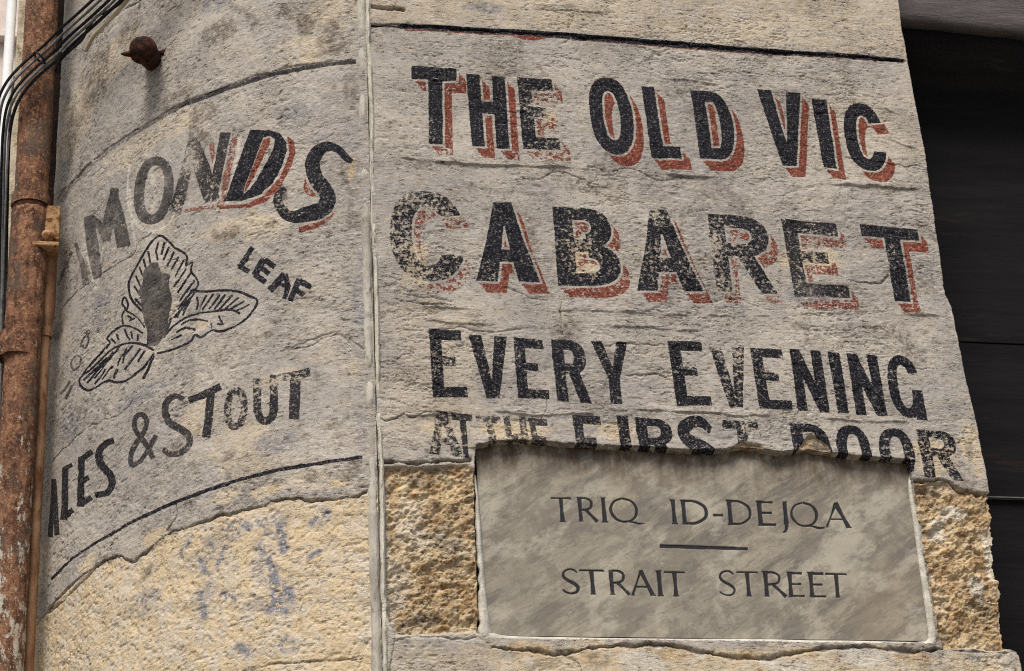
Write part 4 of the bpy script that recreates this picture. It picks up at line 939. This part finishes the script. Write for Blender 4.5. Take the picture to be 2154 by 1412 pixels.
# bracket beside the joint
p0 = at(82, 448, PD + .02); p1 = at(126, 520, PD + .02)
mb = MB(); mb.box(p0.x, p0.y - .045, p1.z, p1.x - .002, p0.y + .06, p0.z); mb.build('bracket', MAT_TAN, dr, False, .004)
q0 = at(100, 496, PD - .03); mb = MB(); mb.tube([(q0.x, q0.y - .012, q0.z), (q0.x, q0.y - .006, q0.z), (q0.x, q0.y + .02, q0.z)], [.012, .016, .017], 14); mb.build('bolt', MAT_TAN, dr, True)
p0 = at(58, 512, PD - .03); p1 = at(124, 524, PD - .03)
mb = MB(); mb.box(p0.x, p0.y - .018, p1.z, p1.x, p0.y + .05, p0.z); mb.build('bracket_strap', MAT_TAN, dr, False, .003)
# brown fillet pipe to its right
CD = PD - .01
bp = empty('brown_conduit_pipe', 'thin brown painted pipe between the thick rusty drainpipe and the rounded wall', 'pipe', (at(84, 900, PD + .03).x, D + PD + .03, 0))
zt = at(100, 528, PD + .03).z
def prof2(Z, A): return .0085 * sm(at(100, 700, PD + .03).z, at(100, 660, PD + .03).z, Z)
relief_tube('pipe', 83, 900, PD + .03, .0165, .002, zt, MAT_BROWN, bp, 23, .0010, prof2, 40)
relief_tube('socket', 83, 900, PD + .03, .020, at(95, 715, PD + .03).z, at(95, 690, PD + .03).z, MAT_BROWN, bp, 24, .001, None, 40)

# ---- side wall left of the pipe, the white pipe and the house far behind it
sw = empty('buff_side_wall', 'buff plaster wall standing behind the rusty drainpipe at the left edge', 'wall', (at(20, 700, .95).x, D + .95, 0))
def relief_box(name, x0, x1, y0, z0, z1, parent, mat, seed):
    nx_ = max(2, int((x1 - x0) / .005)); X_, Z_ = np.meshgrid(np.linspace(x0, x1, nx_), np.arange(z1, z0, -.008))
    Y_ = y0 - .012 * fbm(X_, Z_, 9, 4, seed, .6) - .006 * fbm(X_, Z_, 45, 3, seed + 3)
    Y_[:, 0] += .10; Y_[:, -1] += .10; Y_[0, :] += .10
    Vv = np.stack([X_, Y_, Z_], -1).reshape(-1, 3); r_, c_ = X_.shape; ii = np.arange(r_ * c_).reshape(r_, c_)
    Ff = np.stack([ii[:-1, :-1], ii[1:, :-1], ii[1:, 1:], ii[:-1, 1:]], -1).reshape(-1, 4)
    return mesh_obj(name, Vv, Ff, mat, parent)
xa = at(33, 60, .90).x; zlow = at(12, 492, .90).z
relief_box('wall_face', xa, at(118, 60, .90).x + .02, D + .90, .002, 7.2, sw, MAT_SIDE, 31)
relief_box('lower_wall', xa - .9, xa + .01, D + .905, .002, zlow, sw, MAT_SIDE, 33)
mb = MB(); mb.box(xa - .9, D + .93, .002, at(118, 60, .90).x + .05, D + 1.4, zlow - .12); mb.build('wall_core', MAT_SIDE, sw)
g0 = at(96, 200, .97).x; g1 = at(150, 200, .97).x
mb = MB(); mb.box(g0, D + .87, zlow, g1, D + .885, 7.2); mb.build('gap_shade_strip', simple('gap_shade_and_stain', (.012, .009, .008), (.035, .022, .016), 24, .95, .004, 60, (.10, .06, .035), (.58, .68)), sw)  # deep shade of the gap beside the drainpipe painted in, with some brown stain
wp = empty('white_downpipe', 'smooth white downpipe standing beyond the rusty drainpipe', 'drainpipe', (at(14, 200, 1.0).x, D + 1.0, zlow - .1))
relief_tube('pipe', 16, 150, 1.0, .015, zlow - .1, 7.2, MAT_WHITE, wp, 41, .0002, None, 24, .05)
relief_tube('pipe_end', 16, 150, 1.0, .020, zlow + .01, zlow + .04, MAT_WHITE, wp, 42, .0002, None, 24, .004)
hb = at(-30, 300, 9)
fh = empty('distant_pale_house', 'pale pinkish house front far behind the white downpipe', 'house', (hb.x, hb.y, 0))
mb = MB(); mb.box(-6.0, D + 9, .002, hb.x + .40, D + 12, 11.5); mb.build('wall', MAT_FARWALL, fh, False, .01)
for k_ in range(4):
    mb = MB(); mb.box(-2.6, D + 8.94, 2.0 + k_ * 2.4, -1.7, D + 8.995, 3.3 + k_ * 2.4); mb.build('window', MAT_DARK, fh)
mb = MB(); mb.box(-6.1, D + 8.85, 11.52, hb.x + .46, D + 12.1, 11.75); mb.build('cornice', MAT_FARWALL, fh)
for k_ in range(3):
    zz = at(4, 70 + 205 * k_, 8.9).z; mb = MB(); mb.box(hb.x - .2, D + 8.90, zz - .02, hb.x + .40, D + 8.995, zz + .02); mb.build('string_course', MAT_FARWALL, fh)

# ================================================================== CABLES
def cable(pts, rad, mat, label, seed, group='cables looping over the rusty drainpipe'):
    P = spline([tuple(at(*p)) for p in pts], 10)
    mb = MB(); mb.tube([tuple(p) for p in P], rad, 10)
    o = mb.build('cable', mat, None, True); tag(o, label, 'cable', group)
    return o
base = [(620, -330, .035), (520, -250, .075), (420, -165, .14), (335, -95, .215), (262, -40, .30), (228, -8, .36), (185, 32, .46), (140, 72, .56), (108, 104, .60), (80, 128, .62), (50, 156, .62), (26, 186, .63), (10, 222, .66), (3, 270, .70), (0, 330, .74), (-2, 420, .80), (-4, 520, .86), (-6, 640, .88), (-14, 1000, .88), (-30, 1500, .88)]
def shift(dx, dy, dd=0): return [(a_ + dx * (1 if i < 13 else .9), b_ + dy, c_ + dd) for i, (a_, b_, c_) in enumerate(base)]
cable(shift(-14, -10), 0.0042, MAT_BLACKCABLE, 'black cable, uppermost of the bundle crossing the rusty drainpipe', 1)
cable(shift(-6, -2, -.008), 0.0040, MAT_GREYCABLE, 'pale grey cable directly under the uppermost black one', 2)
cable(shift(4, 6, -.004), 0.0042, MAT_BLACKCABLE, 'black cable in the middle of the bundle, between two pale cables', 3)
cable(shift(10, 12, -.012), 0.0037, MAT_GREYCABLE, 'pale grey cable, lower of the two grey ones in the bundle', 4)
cable(shift(19, 16, .0), 0.0048, MAT_BLACKCABLE, 'thick black cable along the underside of the bundle', 5)
cable([(450, -160, .13), (362, -92, .21), (292, -40, .30), (258, 2, .36), (230, 22, .40), (205, 34, .44), (186, 58, .48), (172, 84, .52), (150, 104, .57), (128, 126, .63), (118, 150, .70)], 0.0040, MAT_BLACKCABLE, 'black cable leaving the bundle towards the wall beside the drainpipe', 6)
cable([(470, -160, .12), (372, -92, .20), (296, -40, .275), (268, 0, .33), (240, 32, .385), (214, 58, .43), (196, 78, .46), (180, 108, .50)], 0.0060, MAT_BEIGECABLE, 'beige painted cable clipped along the rounded wall', 7)
cable([(30, 160, .66), (23, 220, .68), (18, 300, .70), (13, 400, .74), (9, 520, .80), (6, 640, .86)], 0.0032, MAT_GREYCABLE, 'thin grey cable hanging down left of the rusty drainpipe', 8)
p_ = at(83, 122, .60)
mb = MB(); P_ = []
ax = (Vector(at(108, 104, .60)) - Vector(at(50, 156, .62))).normalized(); sd = ax.cross(Vector((0, 1, 0))).normalized()
for k_ in range(17):
    an = 2 * math.pi * k_ / 16; P_.append(tuple(Vector(p_) + sd * math.cos(an) * .021 + Vector((0, 1, 0)) * math.sin(an) * .017))
mb.tube(P_, .0032, 6, False)
mb.tube([P_[8], tuple(Vector(P_[8]) + Vector((-.008, -.01, .016)))], .002, 5)
mb.tube([P_[0], tuple(Vector(P_[0]) + Vector((.004, -.004, -.008)))], .002, 5)
tag(mb.build('cable_tie', MAT_TIE, None, True), 'black plastic tie round the bundle of cables on the drainpipe', 'cable tie')

# ================================================================== RUSTY STUB IN THE ROUNDED WALL
def onround(px, py, out=0.):
    s_, z_ = curvW([(px, py)])[0]; x_ = np.interp(s_, PS, PX); y_ = np.interp(s_, PS, PY)
    i = min(len(svals) - 1, int(s_ / STEP)); return Vector((x_ + nx[i] * out, D + y_ + ny[i] * out, z_)), Vector((nx[i], ny[i], 0))
bs, bn = onround(322, 128)
stub = empty('rusty_iron_stub', 'dark rusty iron pipe stub with a rounded end sticking out of the wall', 'pipe stub', tuple(bs))
tipdir = (Vector((0, 0, EYE)) - bs).normalized() * .75 + bn * .2 + Vector((-.10, 0, .22)); tipdir.normalize()
def stubtube(ts, rs, name, mat, seg=36, seed=0, dv=None):
    dv = dv or tipdir
    mb = MB(); mb.tube([tuple(bs + dv * t_) for t_ in ts], rs, seg, True, .05, seed); return mb.build(name, mat, stub, True)
stubtube([-.03, .02, .07, .098, .112, .120, .122], [.028, .029, .031, .033, .029, .018, .002], 'iron_pipe', MAT_DARKRUST, 36, 3)
stubtube([.070, .074, .088, .092], [.031, .037, .038, .031], 'rim', MAT_DARKRUST, 30, 5)
ear = bs + tipdir * .088
mb = MB()
mb.tube([tuple(ear + Vector((-.028, -.002, -.016))), tuple(ear + Vector((-.044, -.006, -.021))), tuple(ear + Vector((-.056, -.008, -.022)))], [.009, .007, .002], 8, True, .2, 3)
mb.build('lug', MAT_DARKRUST, stub, True)
mb = MB(); mb.tube([tuple(bs + tipdir * .03 + Vector((.03, 0, .010))), tuple(bs + tipdir * .03 + Vector((.048, 0, .022)))], [.013, .010], 8, True, .3, 4)
mb.build('lug', MAT_DARKRUST, stub, True)

# ================================================================== DARK OPENING ON THE RIGHT
x_r = float(ex.max())
lt = empty('grey_stone_lintel', 'weathered dark grey lintel across the top of the black opening', 'lintel', (x_r + .4, D + .10, at(1950, 40, .12).z))
A0 = at(1880, 37, .12); A1 = at(2154, 68, .12)
sl_ = (A1.z - A0.z) / (A1.x - A0.x); xN = A0.x + 2.2; n_ = 90
xg = np.linspace(A0.x - .25, xN, n_); Vv = []
zg = A0.z + (xg - A0.x) * sl_ + .006 * fbm(xg, xg * 0, 9, 3, 901) * 2
prof_pts = [(.165, .22), (.165, .01), (.16, 0.), (.13, 0.), (.122, .004), (.118, .03), (.124, .07), (.12, .12), (.12, .30)]
for i in range(n_):
    for (d_, up) in prof_pts: Vv.append((xg[i], D + d_ + .004 * float(vn(np.array(xg[i] * 30), np.array(up * 40), 5)), zg[i] + up))
ii = np.arange(len(Vv)).reshape(n_, -1); Ff = np.stack([ii[:-1, :-1], ii[1:, :-1], ii[1:, 1:], ii[:-1, 1:]], -1).reshape(-1, 4)
mesh_obj('lintel_face', Vv, Ff, MAT_LINTEL, lt)
mb = MB(); mb.box(A0.x - .25, D + .125, A0.z + .34, xN, D + .6, 7.2); mb.build('lintel_core', MAT_LINTEL, lt)
bd = empty('dark_boarded_shutter', 'nearly black boarded shutter set back in the opening right of the flat wall', 'shutter', (x_r + .3, D + .34, 0))
zt_ = A0.z + .3; zz = zt_; k_ = 0
bz = [at(2100, y_, .33).z for y_ in (-120, 722, 1047, 1650, 2320, 2700)] + [.002]
for za, zb in zip(bz[:-1], bz[1:]):
    off_ = .006 * (k_ % 3) * .5
    if za - zb < .01: continue
    mb = MB(); mb.box(1.6, D + .33 + off_, zb + .0006, xN, D + .37 + off_, za - .0006); mb.build('board', MAT_BOARD, bd, False, .0015); k_ += 1
mb = MB(); zl = at(2120, 1047, .325).z; mb.box(1.6, D + .322, zl - .0016, xN, D + .34, zl + .0016); mb.build('metal_strip', simple('dull_steel', (.10, .10, .10), (.15, .15, .15), 30, .6, .0005), bd)
mb = MB(); mb.box(1.55, D + .39, .002, xN, D + .45, 7.2); mb.build('backing', MAT_DARK, bd)

# ================================================================== THE STREET
g = MB(); g.v = [(-300, -300, 0), (300, -300, 0), (300, 300, 0), (-300, 300, 0)]; g.f = [(0, 1, 2, 3)]
tag(g.build('ground', MAT_GROUND), kind='structure')
print('all done')
